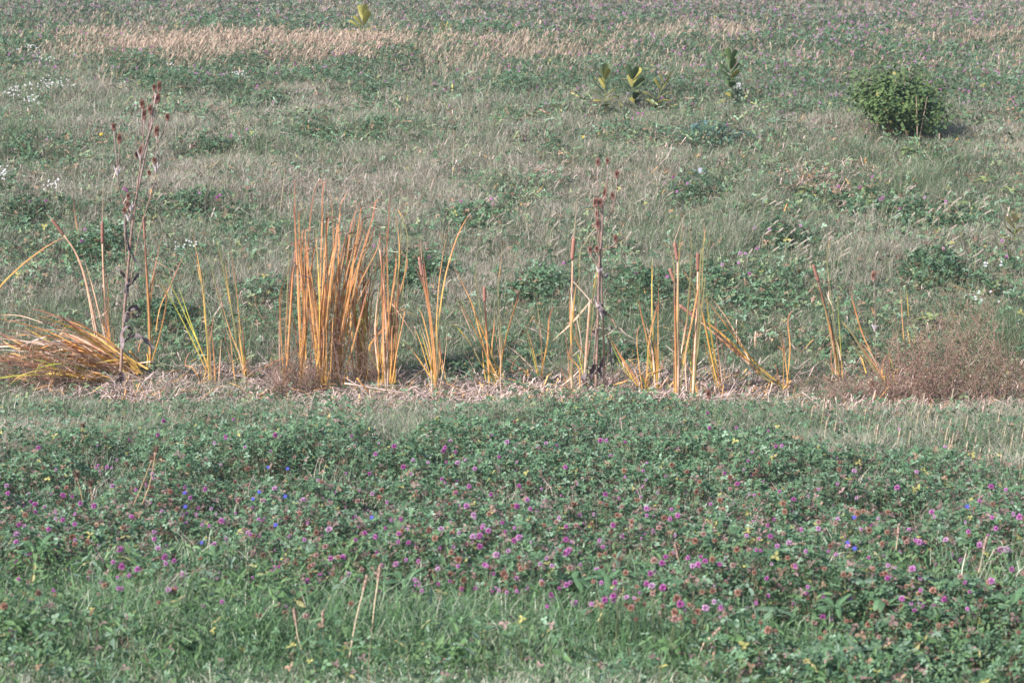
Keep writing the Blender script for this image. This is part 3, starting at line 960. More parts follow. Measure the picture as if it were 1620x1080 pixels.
# collapsed heap at the left
def heap(label, root, n, tx, ty, kinds, crest):
    L = []
    for i in range(int(n * 0.85)):
        bx, by = root[0] + rnd.gauss(0, 9), root[1] + rnd.uniform(-8, 4)
        f = rnd.random()
        ex = tx[0] + (tx[1] - tx[0]) * rnd.random(); ey = ty[0] + (ty[1] - ty[0]) * (f + 0.5 * max(0.0, (ex + 40) / 170.0))
        mx = bx * 0.45 + ex * 0.55; my = by * 0.45 + ey * 0.55 - crest * rnd.uniform(0.0, 1.3) - 4
        P4 = [(bx, by), ((bx + mx) / 2, (by + my) / 2 - crest * 0.25 + rnd.gauss(0, 3)), (mx, my + rnd.gauss(0, 5)), (ex, ey)]
        if rnd.random() < 0.45:        # kinked or broken off short
            c = rnd.uniform(0.3, 0.8); qx, qy = mx + (ex - mx) * c, my + (ey - my) * c
            P4 = P4[:3] + [(qx, qy), (qx - rnd.uniform(2, 30), qy + rnd.uniform(-6, 28))]
        L.append((rnd.choice(kinds + ['dark', 'rust', 'dark']), P4, rnd.uniform(0.7, 1.5)))
    for i in range(n):                 # broken lengths matted into the heap
        sx = rnd.uniform(-25, root[0] - 25); k = (root[0] - sx) / (root[0] - tx[0])
        sy = root[1] + (rnd.uniform(ty[0], ty[1]) - root[1]) * k
        ln = rnd.uniform(25, 75); sl_ = rnd.uniform(-0.15, 0.55)
        L.append((rnd.choice(['tan', 'gold', 'dark', 'rust', 'yellow', 'orange']), [(sx + ln, sy + ln * sl_), (sx + ln * .5, sy + ln * sl_ * .5 + rnd.gauss(0, 2)), (sx, sy)], rnd.uniform(0.6, 1.2)))
    cattail(label, (root[0], root[1] + 12), L, jit=0.40, name='lodged_cattail', group='cattails flattened at the left')


heap('flattened golden cattail whose leaves arch left from beside the teasel foot', (212, 589), 36, (-70, 120), (466, 535), ['gold', 'orange', 'yellow', 'tan'], 16)
heap('flattened yellow and orange cattail in the middle of the left heap', (184, 588), 34, (-70, 60), (500, 570), ['yellow', 'gold', 'orange', 'tan', 'pale'], 12)
heap('lowest flattened cattail of the left heap, lying along the ground', (166, 603), 30, (-70, 70), (560, 606), ['gold', 'orange', 'tan', 'olive', 'yellow'], 8)
heap('flattened dull cattail at the left edge, behind the golden heap', (80, 585), 20, (-110, 40), (505, 600), ['orange', 'rust', 'gold', 'tan'], 6)

cattail('leaning cattail with its brown spike tilted left, left of the tallest teasel', (160, 580),
        [('tan', [(158, 585), (148, 520), (133, 440), (112, 385)], 0.8), ('orange', [(172, 560), (160, 510), (145, 450), (131, 402)], 0.9), ('tan', [(168, 585), (160, 540), (150, 500)], 0.7),
         ('orange', [(175, 552), (167, 520), (158, 490)], 0.9), ('pale', [(160, 500), (166, 495), (172, 488)], 0.5)],
        [('tan', [(165, 600), (152, 520), (135, 440), (120, 400), (101, 372)])], [((101, 372), (81, 346), 0.0115, (73, 337))])
cattail('straight cattail with an upright brown spike, left of the tallest teasel', (172, 575), [('orange', [(176, 556), (172, 520), (164, 480)], 0.8), ('tan', [(170, 600), (166, 570), (158, 545)], 0.7)],
        [('tan', [(172, 590), (167, 500), (164, 440), (162, 386)])], [((162, 386), (162, 350), 0.012, (163, 298))])
cattail('bowed orange reed leaf arching in from the left edge', (-45, 560), [('gold', [(-40, 560), (-10, 470), (25, 428), (65, 396), (95, 378), (124, 367)], 1.0)], name='reed_leaf', cat='reed')
cattail('single brown reed leaf tip standing at the upper left edge', (124, 380), [('rust', [(126, 385), (121, 355), (117, 325), (116, 296)], 0.8)], name='reed_leaf', cat='reed', group='single reed leaves')
cattail('thin orange cattail with a narrow rust spike, just right of the tallest teasel', (238, 586), [('rust', [(228, 345), (227, 330), (224, 312)], 0.5), ('orange', [(240, 520), (236, 470), (250, 400), (262, 346)], 0.7)],
        [('orange', [(238, 588), (236, 500), (232, 430), (229, 380)])], [((229, 380), (227, 342), 0.008)])
cattail('crossed brown and orange reed leaves right of the tallest teasel', (246, 540), [('rust', [(244, 545), (252, 490), (270, 450), (290, 405), (303, 385)], 0.6), ('tan', [(239, 409), (268, 425), (297, 441)], 0.9)], group='single reed leaves', name='reed_leaf', cat='reed')
cattail('golden cattail shoot with green leaves leaning far to the left', (333, 606),
        [('yellow', [(333, 606), (328, 540), (322, 488)], 1.0), ('gold', [(334, 610), (331, 540), (326, 468)], 1.1), ('gold', [(330, 600), (326, 520), (318, 440), (308, 385), (303, 354)], 0.6), ('orange', [(341, 618), (338, 560), (334, 515)], 0.8),
         ('olive', [(328, 590), (300, 530), (268, 470), (236, 425)], 0.8), ('olive', [(330, 580), (298, 510), (272, 455), (252, 428)], 0.7), ('olive', [(330, 585), (305, 520), (288, 470), (281, 450)], 0.7),
         ('tan', [(345, 625), (347, 580), (350, 538)], 0.7), ('gold', [(322, 470), (314, 430), (309, 402)], 0.7), ('orange', [(323, 458), (322, 440), (318, 425)], 0.7)])
cattail('small golden cattail shoot between the green leaning one and the tall clump', (389, 602),
        [('yellow', [(389, 605), (378, 560), (366, 528)], 0.9), ('gold', [(388, 600), (381, 550), (375, 500)], 0.8), ('gold', [(390, 604), (386, 540), (380, 490)], 0.8), ('orange', [(385, 580), (362, 520), (348, 470), (340, 440)], 0.7),
         ('olive', [(392, 600), (384, 560), (372, 535)], 0.7), ('gold', [(368, 500), (361, 460), (357, 420), (358, 402)], 0.7), ('rust', [(380, 520), (374, 460), (366, 400), (362, 355), (366, 333)], 0.5), ('rust', [(333, 420), (322, 400), (315, 385)], 0.6),
         ('rust', [(350, 412), (345, 390), (340, 375)], 0.7)])

# the tall clump, shoot by shoot
cattail('left edge shoot of the tall reed clump, thin with a rust spike at mid height', (448, 612),
        [('orange', [(450, 616), (445, 540), (443, 470), (452, 440), (468, 400)], 0.7), ('rust', [(458, 610), (452, 540), (461, 430), (470, 395)], 0.7), ('orange', [(443, 600), (442, 520), (447, 470)], 0.7), ('rust', [(456, 420), (455, 390), (453, 370)], 0.5), ('rust', [(452, 625), (450, 590), (455, 545)], 0.8)],
        [('orange', [(452, 610), (458, 520), (463, 440), (467, 418)])], [((467, 417), (468, 395), 0.012)])
cattail('tallest upright shoot at the left of the reed clump, dark tips bent right', (478, 612),
        fan((479, 608), 4, 12, (466, 502), (330, 420), ['orange', 'rust', 'rust', 'orange'], 0.5) +
        [('rust', [(478, 605), (474, 480), (468, 380), (466, 300), (467, 284), (476, 287)], 0.7), ('rust', [(476, 600), (472, 480), (467, 360), (466, 326), (480, 333)], 0.9), ('rust', [(480, 600), (486, 460), (488, 380), (495, 315), (505, 285), (516, 277)], 0.7)])
cattail('golden yellow middle shoot of the tall reed clump', (508, 614), fan((509, 610), 5, 22, (478, 540), (335, 440), ['gold', 'orange', 'gold', 'yellow', 'rust'], 0.42) +
        [('rust', [(508, 600), (506, 470), (509, 360), (512, 292), (524, 288), (541, 285)], 0.8), ('rust', [(512, 560), (512, 430), (511, 340), (509, 318)], 0.6), ('rust', [(522, 600), (528, 450), (525, 330), (521, 305), (531, 310)], 0.6)])
cattail('orange shoot in the tall reed clump whose leaves lean to the right', (528, 612), fan((527, 606), 7, 20, (535, 600), (322, 400), ['orange', 'rust', 'orange', 'rust'], 0.5) +
        [('rust', [(526, 600), (534, 460), (537, 340), (545, 312), (552, 302), (567, 304)], 0.7), ('rust', [(530, 600), (545, 450), (555, 360), (571, 318), (580, 323)], 0.9), ('rust', [(535, 600), (565, 430), (588, 350), (594, 319), (603, 317), (615, 319)], 0.9)])
cattail('olive and gold shoot at the right of the tall reed clump', (575, 606), fan((574, 602), 6, 18, (548, 602), (345, 470), ['gold', 'orange', 'olive', 'olive', 'rust'], 0.2) +
        [('gold', [(562, 560), (572, 510), (590, 450), (596, 412)], 0.8), ('orange', [(580, 570), (570, 530), (555, 505), (510, 480)], 0.6), ('rust', [(586, 600), (600, 480), (613, 380), (617, 312), (624, 313)], 0.7)])
cattail('straight pinkish orange shoot standing at the right of the tall reed clump', (612, 616), fan((611, 612), 7, 10, (590, 642), (335, 470), ['orange', 'tan', 'rust', 'gold', 'dark'], 0.4) +
        [('orange', [(606, 615), (606, 540), (604, 440), (600, 353)], 0.9), ('tan', [(612, 616), (610, 520), (604, 420), (596, 380)], 0.9), ('orange', [(616, 616), (611, 500), (605, 390)], 1.1), ('gold', [(604, 610), (606, 520), (608, 430)], 0.9),
         ('orange', [(620, 612), (615, 500), (612, 400), (610, 340)], 0.7), ('tan', [(610, 618), (607, 560), (606, 500)], 0.8), ('tan', [(617, 616), (621, 560), (618, 480), (612, 462)], 0.8), ('gold', [(600, 612), (598, 560), (596, 520)], 0.8),
         ('orange', [(584, 551), (605, 521), (628, 492)], 1.0), ('orange', [(622, 500), (624, 440), (627, 398)], 0.9), ('rust', [(627, 470), (632, 400), (625, 335), (620, 345)], 0.6), ('rust', [(640, 430), (645, 380), (636, 345), (626, 331), (618, 352)], 0.6), ('rust', [(634, 370), (640, 345), (647, 332)], 0.6)],
        [('tan', [(614, 618), (612, 520), (606, 440), (601, 395)])])
cattail('slender cattail with twin rust spikes at its top, right of the tall clump', (689, 626),
        [('orange', [(688, 628), (684, 560), (676, 480), (662, 400), (651, 420)], 0.5), ('orange', [(690, 626), (684, 540), (672, 460), (652, 412)], 0.8), ('orange', [(692, 624), (686, 540), (674, 440), (666, 375)], 0.8), ('gold', [(686, 600), (680, 550), (668, 500), (659, 484)], 0.8), ('yellow', [(684, 590), (676, 560), (664, 520)], 0.8),
         ('gold', [(686, 605), (664, 570), (641, 540)], 0.8), ('gold', [(682, 600), (664, 540), (648, 500)], 0.7), ('orange', [(690, 520), (694, 450), (703, 390), (713, 342)], 0.7), ('rust', [(692, 530), (702, 450), (716, 395), (730, 360), (743, 341), (754, 353)], 0.8), ('orange', [(700, 590), (692, 540), (684, 500)], 0.9),
         ('tan', [(690, 628), (692, 590), (690, 545)], 0.8), ('rust', [(705, 600), (698, 560), (692, 520)], 0.7), ('tan', [(668, 420), (666, 390), (664, 372)], 0.7)],
        [('orange', [(691, 628), (684, 540), (676, 470), (668, 436)])], [((668, 438), (663, 406), 0.011), ((672, 440), (668, 418), 0.009)])
cattail('golden shoot leaning left with one short brown spike beside it', (793, 616),
        [('gold', [(800, 618), (778, 560), (754, 500), (738, 470)], 1.2), ('gold', [(790, 616), (772, 570), (757, 520), (746, 480), (722, 430), (714, 418)], 1.0), ('orange', [(770, 560), (740, 500), (712, 450), (695, 427)], 0.8), ('gold', [(796, 616), (776, 575), (760, 540)], 1.1), ('olive', [(785, 612), (772, 580), (764, 555)], 0.8), ('tan', [(752, 540), (735, 500), (725, 480)], 0.6),
         ('olive', [(745, 545), (725, 520), (709, 505)], 0.7), ('tan', [(752, 590), (742, 570), (732, 555)], 0.6), ('gold', [(778, 555), (781, 520), (784, 485)], 0.8), ('gold', [(768, 600), (764, 570), (762, 540)], 0.7), ('tan', [(757, 610), (748, 595), (742, 580)], 0.6), ('orange', [(753, 448), (753, 430), (753, 412)], 0.6), ('orange', [(788, 460), (791, 425), (796, 380)], 0.6)],
        [('orange', [(775, 622), (772, 560), (769, 510), (767, 479)])], [((767, 478), (766, 453), 0.012)])
cattail('thin green and straw shoot between the leaning golden shoot and the second teasel', (852, 600), [('olive', [(852, 600), (842, 560), (830, 520)], 0.6), ('gold', [(852, 595), (842, 550), (828, 505)], 0.6), ('tan', [(850, 590), (820, 560), (800, 545)], 0.6), ('olive', [(848, 600), (820, 580), (798, 565)], 0.6)])
cattail('straight tan cattail with a fat brown spike, left of the second teasel', (905, 626), [('orange', [(903, 540), (901, 490), (900, 452)], 0.9), ('gold', [(905, 520), (909, 470), (913, 442)], 0.9), ('pale', [(906, 500), (904, 470), (901, 452)], 0.6), ('orange', [(907, 530), (918, 550), (930, 570)], 0.7)],
        [('tan', [(905, 626), (904, 520), (905, 460), (906, 412)])], [((905, 412), (908, 375), 0.0135, (913, 318))])
cattail('broken tan cattail stalk bent over in a zigzag beside the second teasel', (923, 616), [('tan', [(923, 618), (928, 560), (934, 478)], 0.9), ('pale', [(907, 445), (925, 465), (940, 482), (960, 495)], 1.0), ('tan', [(936, 474), (905, 510), (874, 539)], 1.1), ('pale', [(912, 502), (919, 540), (918, 562), (914, 574)], 0.7), ('gold', [(936, 480), (942, 440), (946, 412)], 0.8), ('rust', [(940, 470), (946, 430), (950, 400)], 0.6), ('rust', [(917, 405), (926, 385), (938, 365), (966, 340)], 0.5), ('gold', [(958, 492), (968, 505), (978, 525)], 0.8), ('pale', [(974, 512), (990, 528), (1006, 537)], 0.7)],
        [('tan', [(924, 618), (927, 560), (933, 476)])])
cattail('low olive shoot leaning left, right of the second teasel', (1022, 622), [('olive', [(1022, 624), (990, 575), (960, 530)], 1.2), ('olive', [(1018, 620), (985, 580), (955, 515)], 0.9), ('gold', [(1012, 618), (985, 570), (962, 525)], 0.9), ('olive', [(1026, 625), (1018, 600), (1010, 588)], 0.9), ('gold', [(970, 609), (985, 604), (1000, 598)], 1.1), ('orange', [(1008, 630), (985, 622), (968, 610)], 0.9), ('yellow', [(1016, 618), (1006, 590), (1000, 580)], 0.8)])
cattail('upright golden shoot without a spike, between the second teasel and the spike group', (1037, 622), [('gold', [(1037, 622), (1032, 560), (1022, 510)], 1.1), ('yellow', [(1038, 620), (1036, 560), (1031, 500), (1031, 430), (1033, 405)], 0.8), ('gold', [(1040, 620), (1039, 560), (1037, 535)], 0.8), ('orange', [(1036, 600), (1022, 530), (1013, 490), (1008, 455)], 0.8), ('orange', [(1041, 600), (1041, 500), (1043, 420)], 0.6), ('olive', [(1036, 610), (1028, 570), (1022, 540)], 0.7), ('tan', [(1040, 625), (1050, 605), (1060, 592)], 0.7), ('gold', [(1032, 470), (1032, 440), (1034, 418)], 0.8)])
cattail('twin stalked cattail with two brown spikes, left side of the spike group', (1070, 632), [('orange', [(1084, 560), (1096, 500), (1108, 440), (1116, 405)], 1.0), ('rust', [(1080, 575), (1088, 500), (1098, 420), (1104, 380)], 0.7), ('tan', [(1077, 560), (1084, 520), (1090, 495)], 0.8), ('orange', [(1070, 520), (1072, 440), (1076, 395), (1083, 362)], 0.8), ('orange', [(1066, 420), (1058, 395), (1045, 372)], 0.7), ('orange', [(1094, 400), (1092, 375), (1091, 352)], 0.6), ('tan', [(1086, 620), (1084, 580), (1086, 540)], 0.9), ('rust', [(1074, 400), (1078, 370), (1084, 345)], 0.5), ('orange', [(1100, 470), (1088, 440), (1074, 420)], 0.7)],
        [('orange', [(1070, 634), (1069, 560), (1067, 445)]), ('tan', [(1073, 630), (1073, 520), (1072, 415)])], [((1067, 446), (1059, 424), 0.011), ((1072, 413), (1067, 383), 0.0125, (1080, 345))])
cattail('tan cattail with an upright brown spike, right side of the spike group', (1096, 632), [('rust', [(1108, 410), (1114, 385), (1115, 345)], 0.8), ('orange', [(1112, 402), (1114, 375), (1113, 352)], 0.9), ('rust', [(1121, 390), (1128, 372), (1140, 362)], 0.5), ('olive', [(1106, 500), (1104, 470), (1100, 450)], 0.7)],
        [('tan', [(1096, 634), (1099, 560), (1103, 480), (1104, 430)])], [((1104, 430), (1104, 399), 0.0125)])
cattail('slim golden pair of leaves right of the spike group', (1142, 620), [('gold', [(1138, 620), (1124, 560), (1110, 490), (1104, 470)], 1.0), ('yellow', [(1143, 622), (1130, 560), (1121, 500), (1117, 455)], 0.9), ('gold', [(1134, 615), (1120, 560), (1106, 510)], 0.9), ('orange', [(1142, 626), (1137, 595), (1132, 575)], 1.0), ('olive', [(1135, 600), (1122, 540), (1110, 480)], 0.6)])
cattail('fallen cattail with a drooping spike, its leaves swept down to the right', (1246, 617), [('gold', [(1250, 618), (1200, 580), (1160, 530), (1130, 490), (1108, 465)], 1.0), ('gold', [(1196, 585), (1160, 545), (1125, 515), (1100, 500)], 1.1), ('orange', [(1192, 582), (1150, 545), (1118, 520)], 1.2), ('rust', [(1205, 590), (1160, 550), (1110, 505)], 0.9), ('olive', [(1195, 590), (1165, 530), (1140, 490), (1118, 465)], 0.8), ('orange', [(1190, 575), (1165, 550), (1140, 530)], 1.0), ('gold', [(1180, 555), (1160, 520), (1130, 495)], 0.8), ('tan', [(1165, 505), (1165, 530), (1165, 545)], 0.5), ('tan', [(1130, 523), (1160, 522), (1192, 522)], 0.6), ('tan', [(1195, 524), (1194, 540), (1195, 553)], 0.7), ('pale', [(1152, 617), (1157, 595), (1162, 568)], 0.8), ('pale', [(1125, 560), (1138, 548), (1150, 538)], 0.8)],
        [('tan', [(1195, 584), (1150, 545), (1100, 502)])], [((1101, 503), (1074, 482), 0.012)])
cattail('leaning cattail with a tilted rust spike toward the right edge', (1328, 604), [('gold', [(1312, 490), (1311, 460), (1310, 428)], 0.9), ('rust', [(1310, 430), (1308, 410), (1311, 385), (1317, 366)], 0.5), ('orange', [(1302, 480), (1280, 460), (1255, 445)], 0.8), ('orange', [(1303, 470), (1292, 455), (1283, 445)], 0.7), ('orange', [(1325, 535), (1305, 522), (1294, 528), (1312, 534)], 0.7), ('tan', [(1330, 570), (1325, 545), (1318, 530)], 1.0), ('rust', [(1332, 620), (1326, 580), (1318, 545)], 0.7), ('pale', [(1320, 492), (1312, 475), (1307, 462)], 0.6), ('orange', [(1334, 600), (1330, 580), (1328, 560)], 0.7)],
        [('orange', [(1328, 606), (1322, 560), (1310, 505), (1294, 446)])], [((1295, 446), (1286, 418), 0.0115)])
cattail('wide golden leaves swept down right beside the leaning right cattail', (1405, 612), [('gold', [(1410, 616), (1385, 580), (1360, 545), (1330, 508)], 1.2), ('gold', [(1402, 608), (1396, 592), (1390, 580)], 1.4), ('orange', [(1388, 576), (1365, 530), (1350, 480), (1343, 452)], 0.9), ('gold', [(1370, 590), (1362, 565), (1356, 556)], 1.2), ('gold', [(1350, 530), (1340, 518), (1332, 508)], 1.3), ('orange', [(1388, 580), (1375, 555), (1360, 540)], 1.3), ('orange', [(1348, 545), (1338, 538), (1328, 532)], 1.0), ('gold', [(1412, 618), (1404, 608), (1398, 600)], 1.0)])
cattail('two short yellow reed leaves in the grass above the brown weeds', (1440, 548), [('yellow', [(1440, 545), (1437, 530), (1435, 518)], 0.8), ('orange', [(1430, 540), (1427, 500), (1424, 452)], 0.6), ('yellow', [(1437, 500), (1436, 480), (1434, 458)], 0.6), ('olive', [(1448, 550), (1446, 535), (1446, 520)], 0.6), ('gold', [(1458, 545), (1458, 530), (1457, 516)], 0.5)], group='single reed leaves')

# fallen pale stalks on the ditch edge
FALL = [((1080, 638), (1180, 628), 'fallen pale reed stalk lying left of the driftwood bundle'), ((1095, 634), (1225, 630), 'upper pale stalk of the fallen bundle below the spike group'),
        ((1110, 640), (1262, 634), 'long middle stalk of the fallen bundle below the spike group'), ((1140, 636), (1268, 642), 'right slanting stalk of the fallen bundle below the spike group'),
        ((1120, 631), (1200, 624), 'short top stalk of the fallen bundle below the spike group'), ((545, 606), (725, 634), 'long pinkish stalk fallen across the foot of the slender twin spike cattail'),
        ((505, 608), (600, 617), 'orange stalk lying flat at the foot of the tall reed clump'), ((565, 598), (600, 640), 'orange stalk pointing at the viewer beside the tall reed clump'),
        ((887, 612), (921, 581), 'short pale stalk leaning on the tan cattail left of the second teasel'), ((1058, 612), (1095, 597), 'short pale stalk leaning at the foot of the spike group'), ((700, 605), (722, 622), 'short pale stalk lying right of the slender cattail'),
        ((205, 555), (232, 584), 'orange broken stalk slanting right of the teasel foot'), ((400, 590), (470, 555), 'orange broken stalk slanting into the tall reed clump from the left'), ((262, 588), (300, 596), 'pale stalk lying on the straw right of the thin orange cattail')]
for a, b, lab in FALL:
    g = ground_at((a[0] + b[0]) / 2, max(a[1], b[1]) + 4)
    Y0 = g[1]; o = np.array((g[0], Y0, float(G(g[0], Y0))))
    A, B = at(a[0], a[1], Y0 - 0.03) - o, at(b[0], b[1], Y0 + 0.05) - o
    A[2] = max(A[2], 0.015); B[2] = max(B[2], 0.015)
    mid = (A + B) / 2 + np.array((0, 0, random.uniform(-0.01, 0.02)))
    mb = MB(); tube(mb, [A, mid, B], lambda x: 0.0066 - 0.0025 * x, leaf_colour('orange' if 'orange' in lab else 'pale') if 'bundle' not in lab else ramp((0, (0.52, 0.42, 0.40)), (1, (0.40, 0.31, 0.30))), 9, 6)
    ob = mb.build('fallen_stalk', M_REED, smooth=True)
    ob.location = tuple(o); ob['label'] = lab; ob['category'] = 'stalk'; ob['kind'] = 'thing'; ob['group'] = 'fallen reed stalks'


# ------------------------------------------------------------------ teasels
def teasel_head(mb, c, ax, L, r, seed):
    rg = np.random.default_rng(seed)
    n = 170
    i = np.arange(n) + 0.5
    tz = 1 - 2 * i / n; th = np.pi * (1 + 5 ** 0.5) * i
    rad = np.sqrt(np.clip(1 - np.abs(tz) ** 2.6, 0.02, 1))
    d = np.stack((np.cos(th) * rad * r, np.sin(th) * rad * r, tz * L * 0.5), 1)
    out = norm(np.stack((np.cos(th) * rad, np.sin(th) * rad, 0.35 + tz * 0.5), 1))
    s = norm(np.cross(out, rg.normal(0, 1, out.shape))) * r * 0.22
    q = np.cross(out, norm(s)) * r * 0.22
    base = d * 0.55; tip = d + out * r * rg.uniform(0.15, 0.5, n)[:, None]
    v = np.stack((base - s, base + s, tip, base - q, base + q), 1).reshape(-1, 3)
    z = norm(np.asarray(ax, float)); x = norm(np.cross(z, (0, 1, 0.1))); y = np.cross(z, x)
    v = v @ np.stack((x, y, z)) + c
    cb = np.tile((0.24, 0.12, 0.095), (n, 1)) * rg.uniform(0.8, 1.3, (n, 1)); ct = np.tile((0.40, 0.22, 0.17), (n, 1))
    cc = np.stack((cb, cb, ct, cb, cb), 1).reshape(-1, 3)
    k = np.arange(n)[:, None] * 5
    mb.add(v, cc, tris=np.concatenate((k + np.array([[0, 1, 2]]), k + np.array([[3, 4, 2]]))))
    tube(mb, [c - z * L * 0.45, c + z * L * 0.45], lambda t: r * 0.62 * max(0.2, 1 - abs(2 * t - 1) ** 3), flat((0.19, 0.08, 0.06)), 9, 8)


def teasel(label, base, stems, heads, bracts, curls, group='teasels', rs=0.0095):
    g = ground_at(base[0], base[1] + 4); Y0 = g[1] - 0.05
    o = np.array((g[0], Y0, float(G(g[0], Y0))))
    t = thing('teasel', label, 'teasel', o, group)
    V = lambda p, dy=0.0: at(p[0], p[1], Y0 + dy) - o
    for i, (pts, w) in enumerate(stems):
        mb = MB(); dy = random.uniform(-0.06, 0.06) if i else 0.0
        tube(mb, [V(p, dy * k / len(pts)) for k, p in enumerate(pts)], lambda x: max(rs * 0.8 * w * (1 - 0.6 * x), rs * 0.36), ramp((0, (0.28, 0.18, 0.13)), (0.5, (0.20, 0.125, 0.105)), (1, (0.30, 0.22, 0.20))), 4 * len(pts), 6)
        mb.build('stem' if i == 0 else 'branch', M_DEAD, t, smooth=True)
    for i, h in enumerate(heads):
        mb = MB(); k = h[2] if len(h) > 2 else 1.0
        c = V(h, random.uniform(-0.06, 0.06))
        ax = (random.uniform(-0.12, 0.12), random.uniform(-.1, .1), 1)
        teasel_head(mb, c, ax, 0.072 * k, 0.0135 * min(1.05, k + 0.1), i)
        hd = mb.build('seed_head', M_SPIKE, t)
        mb = MB()
        for j in range(6):
            a = j * 1.05 + i
            b0 = c - np.array((0, 0, 0.028 * k))
            e = b0 + np.array((math.cos(a) * 0.026, math.sin(a) * 0.026, 0.012 + 0.012 * (j % 3)))
            ribbon(mb, [b0, (b0 + e) / 2 - np.array((0, 0, 0.006)), e], 0.0024, flat((0.42, 0.34, 0.30)), n=5)
        mb.build('bract', M_DEAD, hd)
    for b in bracts:                   # pale cups where dead leaf pairs clasp the stem
        mb = MB(); c = V(b)
        for j in range(5):
            a = j * 1.25
            e = c + np.array((math.cos(a) * 0.03, math.sin(a) * 0.02, 0.03 + 0.02 * (j % 2)))
            ribbon(mb, [c - np.array((0, 0, 0.02)), c + np.array((math.cos(a) * .01, math.sin(a) * .01, 0.01)), e], 0.012, flat((0.50, 0.42, 0.42), .15), n=6)
        mb.build('dead_leaf', M_DEAD, t)
    for pts, w in curls:
        mb = MB(); w = w * 1.55
        n = len(pts)
        ribbon(mb, [V(p, random.uniform(-0.05, 0.05)) for p in pts], w, ramp((0, np.array((0.19, 0.145, 0.14)) * random.uniform(.7, 1.2)), (0.5, np.array((0.13, 0.10, 0.105)) * random.uniform(.7, 1.2)), (1, (0.20, 0.16, 0.16))),
               side=np.array((0.5, random.uniform(-1, 1), 0.6)), fold=0.7, n=6 * n, prof=lambda x: 0.55 + 0.45 * np.sin(x * 22 + n) * 0.5 + 0.3 * (1 - x), twist=random.uniform(-2, 2))
        mb.build('dead_leaf', M_DEAD, t)
    return t


teasel('tall dead teasel at the left with many brown heads and curled grey leaves', (190, 610),
       [([(190, 614), (193, 550), (197, 490), (204, 410), (212, 335), (225, 270), (236, 215), (247, 148)], 1.6),
        ([(203, 420), (206, 380), (214, 330), (222, 262), (238, 205), (250, 165)], 0.9), ([(209, 350), (196, 320), (188, 298), (186, 272), (180, 208)], 0.5), ([(186, 272), (188, 250), (189, 228)], 0.4),
        ([(216, 300), (221, 265), (226, 230), (228, 190)], 0.4), ([(222, 262), (223, 250), (223, 246)], 0.5), ([(206, 450), (218, 380), (235, 320), (246, 280), (247, 250), (248, 216)], 0.5),
        ([(232, 240), (235, 220), (238, 208)], 0.4), ([(228, 235), (225, 205), (225, 172)], 0.35), ([(236, 225), (237, 200), (238, 182)], 0.4), ([(240, 200), (243, 170), (245, 145)], 0.4), ([(212, 335), (204, 335), (203, 318)], 0.5), ([(200, 420), (198, 370), (197, 338)], 0.4), ([(247, 230), (258, 210), (265, 192)], 0.3)],
       [(252, 137, 1.05), (244, 139, .7), (250, 156, 1.1), (245, 158, .9), (225, 165, .95), (228, 182, 1.15), (238, 174, 1.0), (265, 186, .85), (238, 200, .85), (248, 208, 1.15), (180, 201, .8), (189, 220, 1.05), (223, 240, 1.3), (216, 246, .7), (236, 274, .65), (244, 254, .7), (203, 311, .75), (202, 324, .8), (197, 334, .7)],
       [(186, 273), (247, 268), (223, 250), (207, 330), (203, 345)],
       [([(200, 360), (203, 385), (212, 405), (222, 420)], 0.030), ([(199, 375), (196, 360), (200, 350)], 0.02), ([(203, 455), (196, 440), (190, 430), (182, 424)], 0.022), ([(203, 452), (212, 440), (220, 432)], 0.026), ([(203, 470), (200, 450), (206, 440)], 0.024),
        ([(197, 510), (202, 492), (213, 486), (220, 495), (214, 503), (208, 497)], 0.028), ([(198, 495), (208, 488), (219, 483)], 0.02), ([(191, 552), (190, 528), (200, 515), (210, 522), (206, 533)], 0.034), ([(192, 548), (205, 536), (222, 533), (234, 542), (242, 552)], 0.026), ([(236, 541), (240, 550), (239, 560)], 0.016),
        ([(190, 590), (184, 600), (178, 616)], 0.035), ([(191, 588), (190, 602), (187, 618)], 0.04), ([(192, 592), (194, 605), (193, 618)], 0.032)])
teasel('second tall dead teasel right of centre, purplish stems and small brown heads', (944, 618),
       [([(942, 622), (944, 570), (946, 500), (948, 420), (952, 370), (954, 320), (957, 312)], 1.45), ([(956, 610), (955, 540), (952, 460), (949, 380), (946, 362)], 1.2), ([(950, 380), (951, 345), (950, 327)], 0.4), ([(949, 390), (946, 340), (945, 300), (946, 264)], 0.4), ([(952, 362), (966, 338), (969, 316)], 0.45), ([(966, 338), (974, 310), (976, 282)], 0.35),
        ([(948, 400), (944, 360), (942, 327)], 0.35), ([(952, 395), (964, 392), (974, 384)], 0.3), ([(947, 420), (938, 410), (934, 402)], 0.3), ([(948, 410), (945, 404), (944, 399)], 0.3), ([(938, 600), (940, 560), (943, 520)], 0.7), ([(956, 600), (962, 560), (960, 520)], 0.5), ([(957, 320), (961, 290), (961, 261)], 0.25)],
       [(946, 257, .85), (961, 255, .7), (976, 276, .85), (957, 306, 1.25), (969, 310, .75), (942, 321, 1.0), (950, 321, 1.0), (945, 339, .8), (946, 355, 1.3), (974, 378, .9), (934, 396, .8), (944, 394, .75)],
       [(948, 430), (947, 485), (953, 500)],
       [([(946, 478), (952, 490), (960, 500)], 0.03), ([(946, 480), (942, 470), (948, 468)], 0.02), ([(944, 530), (940, 525), (950, 520)], 0.02), ([(940, 575), (936, 595), (938, 620)], 0.032), ([(953, 565), (950, 585), (958, 605)], 0.026), ([(965, 540), (966, 570), (968, 590)], 0.015), ([(950, 430), (958, 438), (962, 430)], 0.016), ([(928, 590), (922, 605), (925, 618)], 0.03), ([(960, 520), (966, 515), (972, 522)], 0.02)])
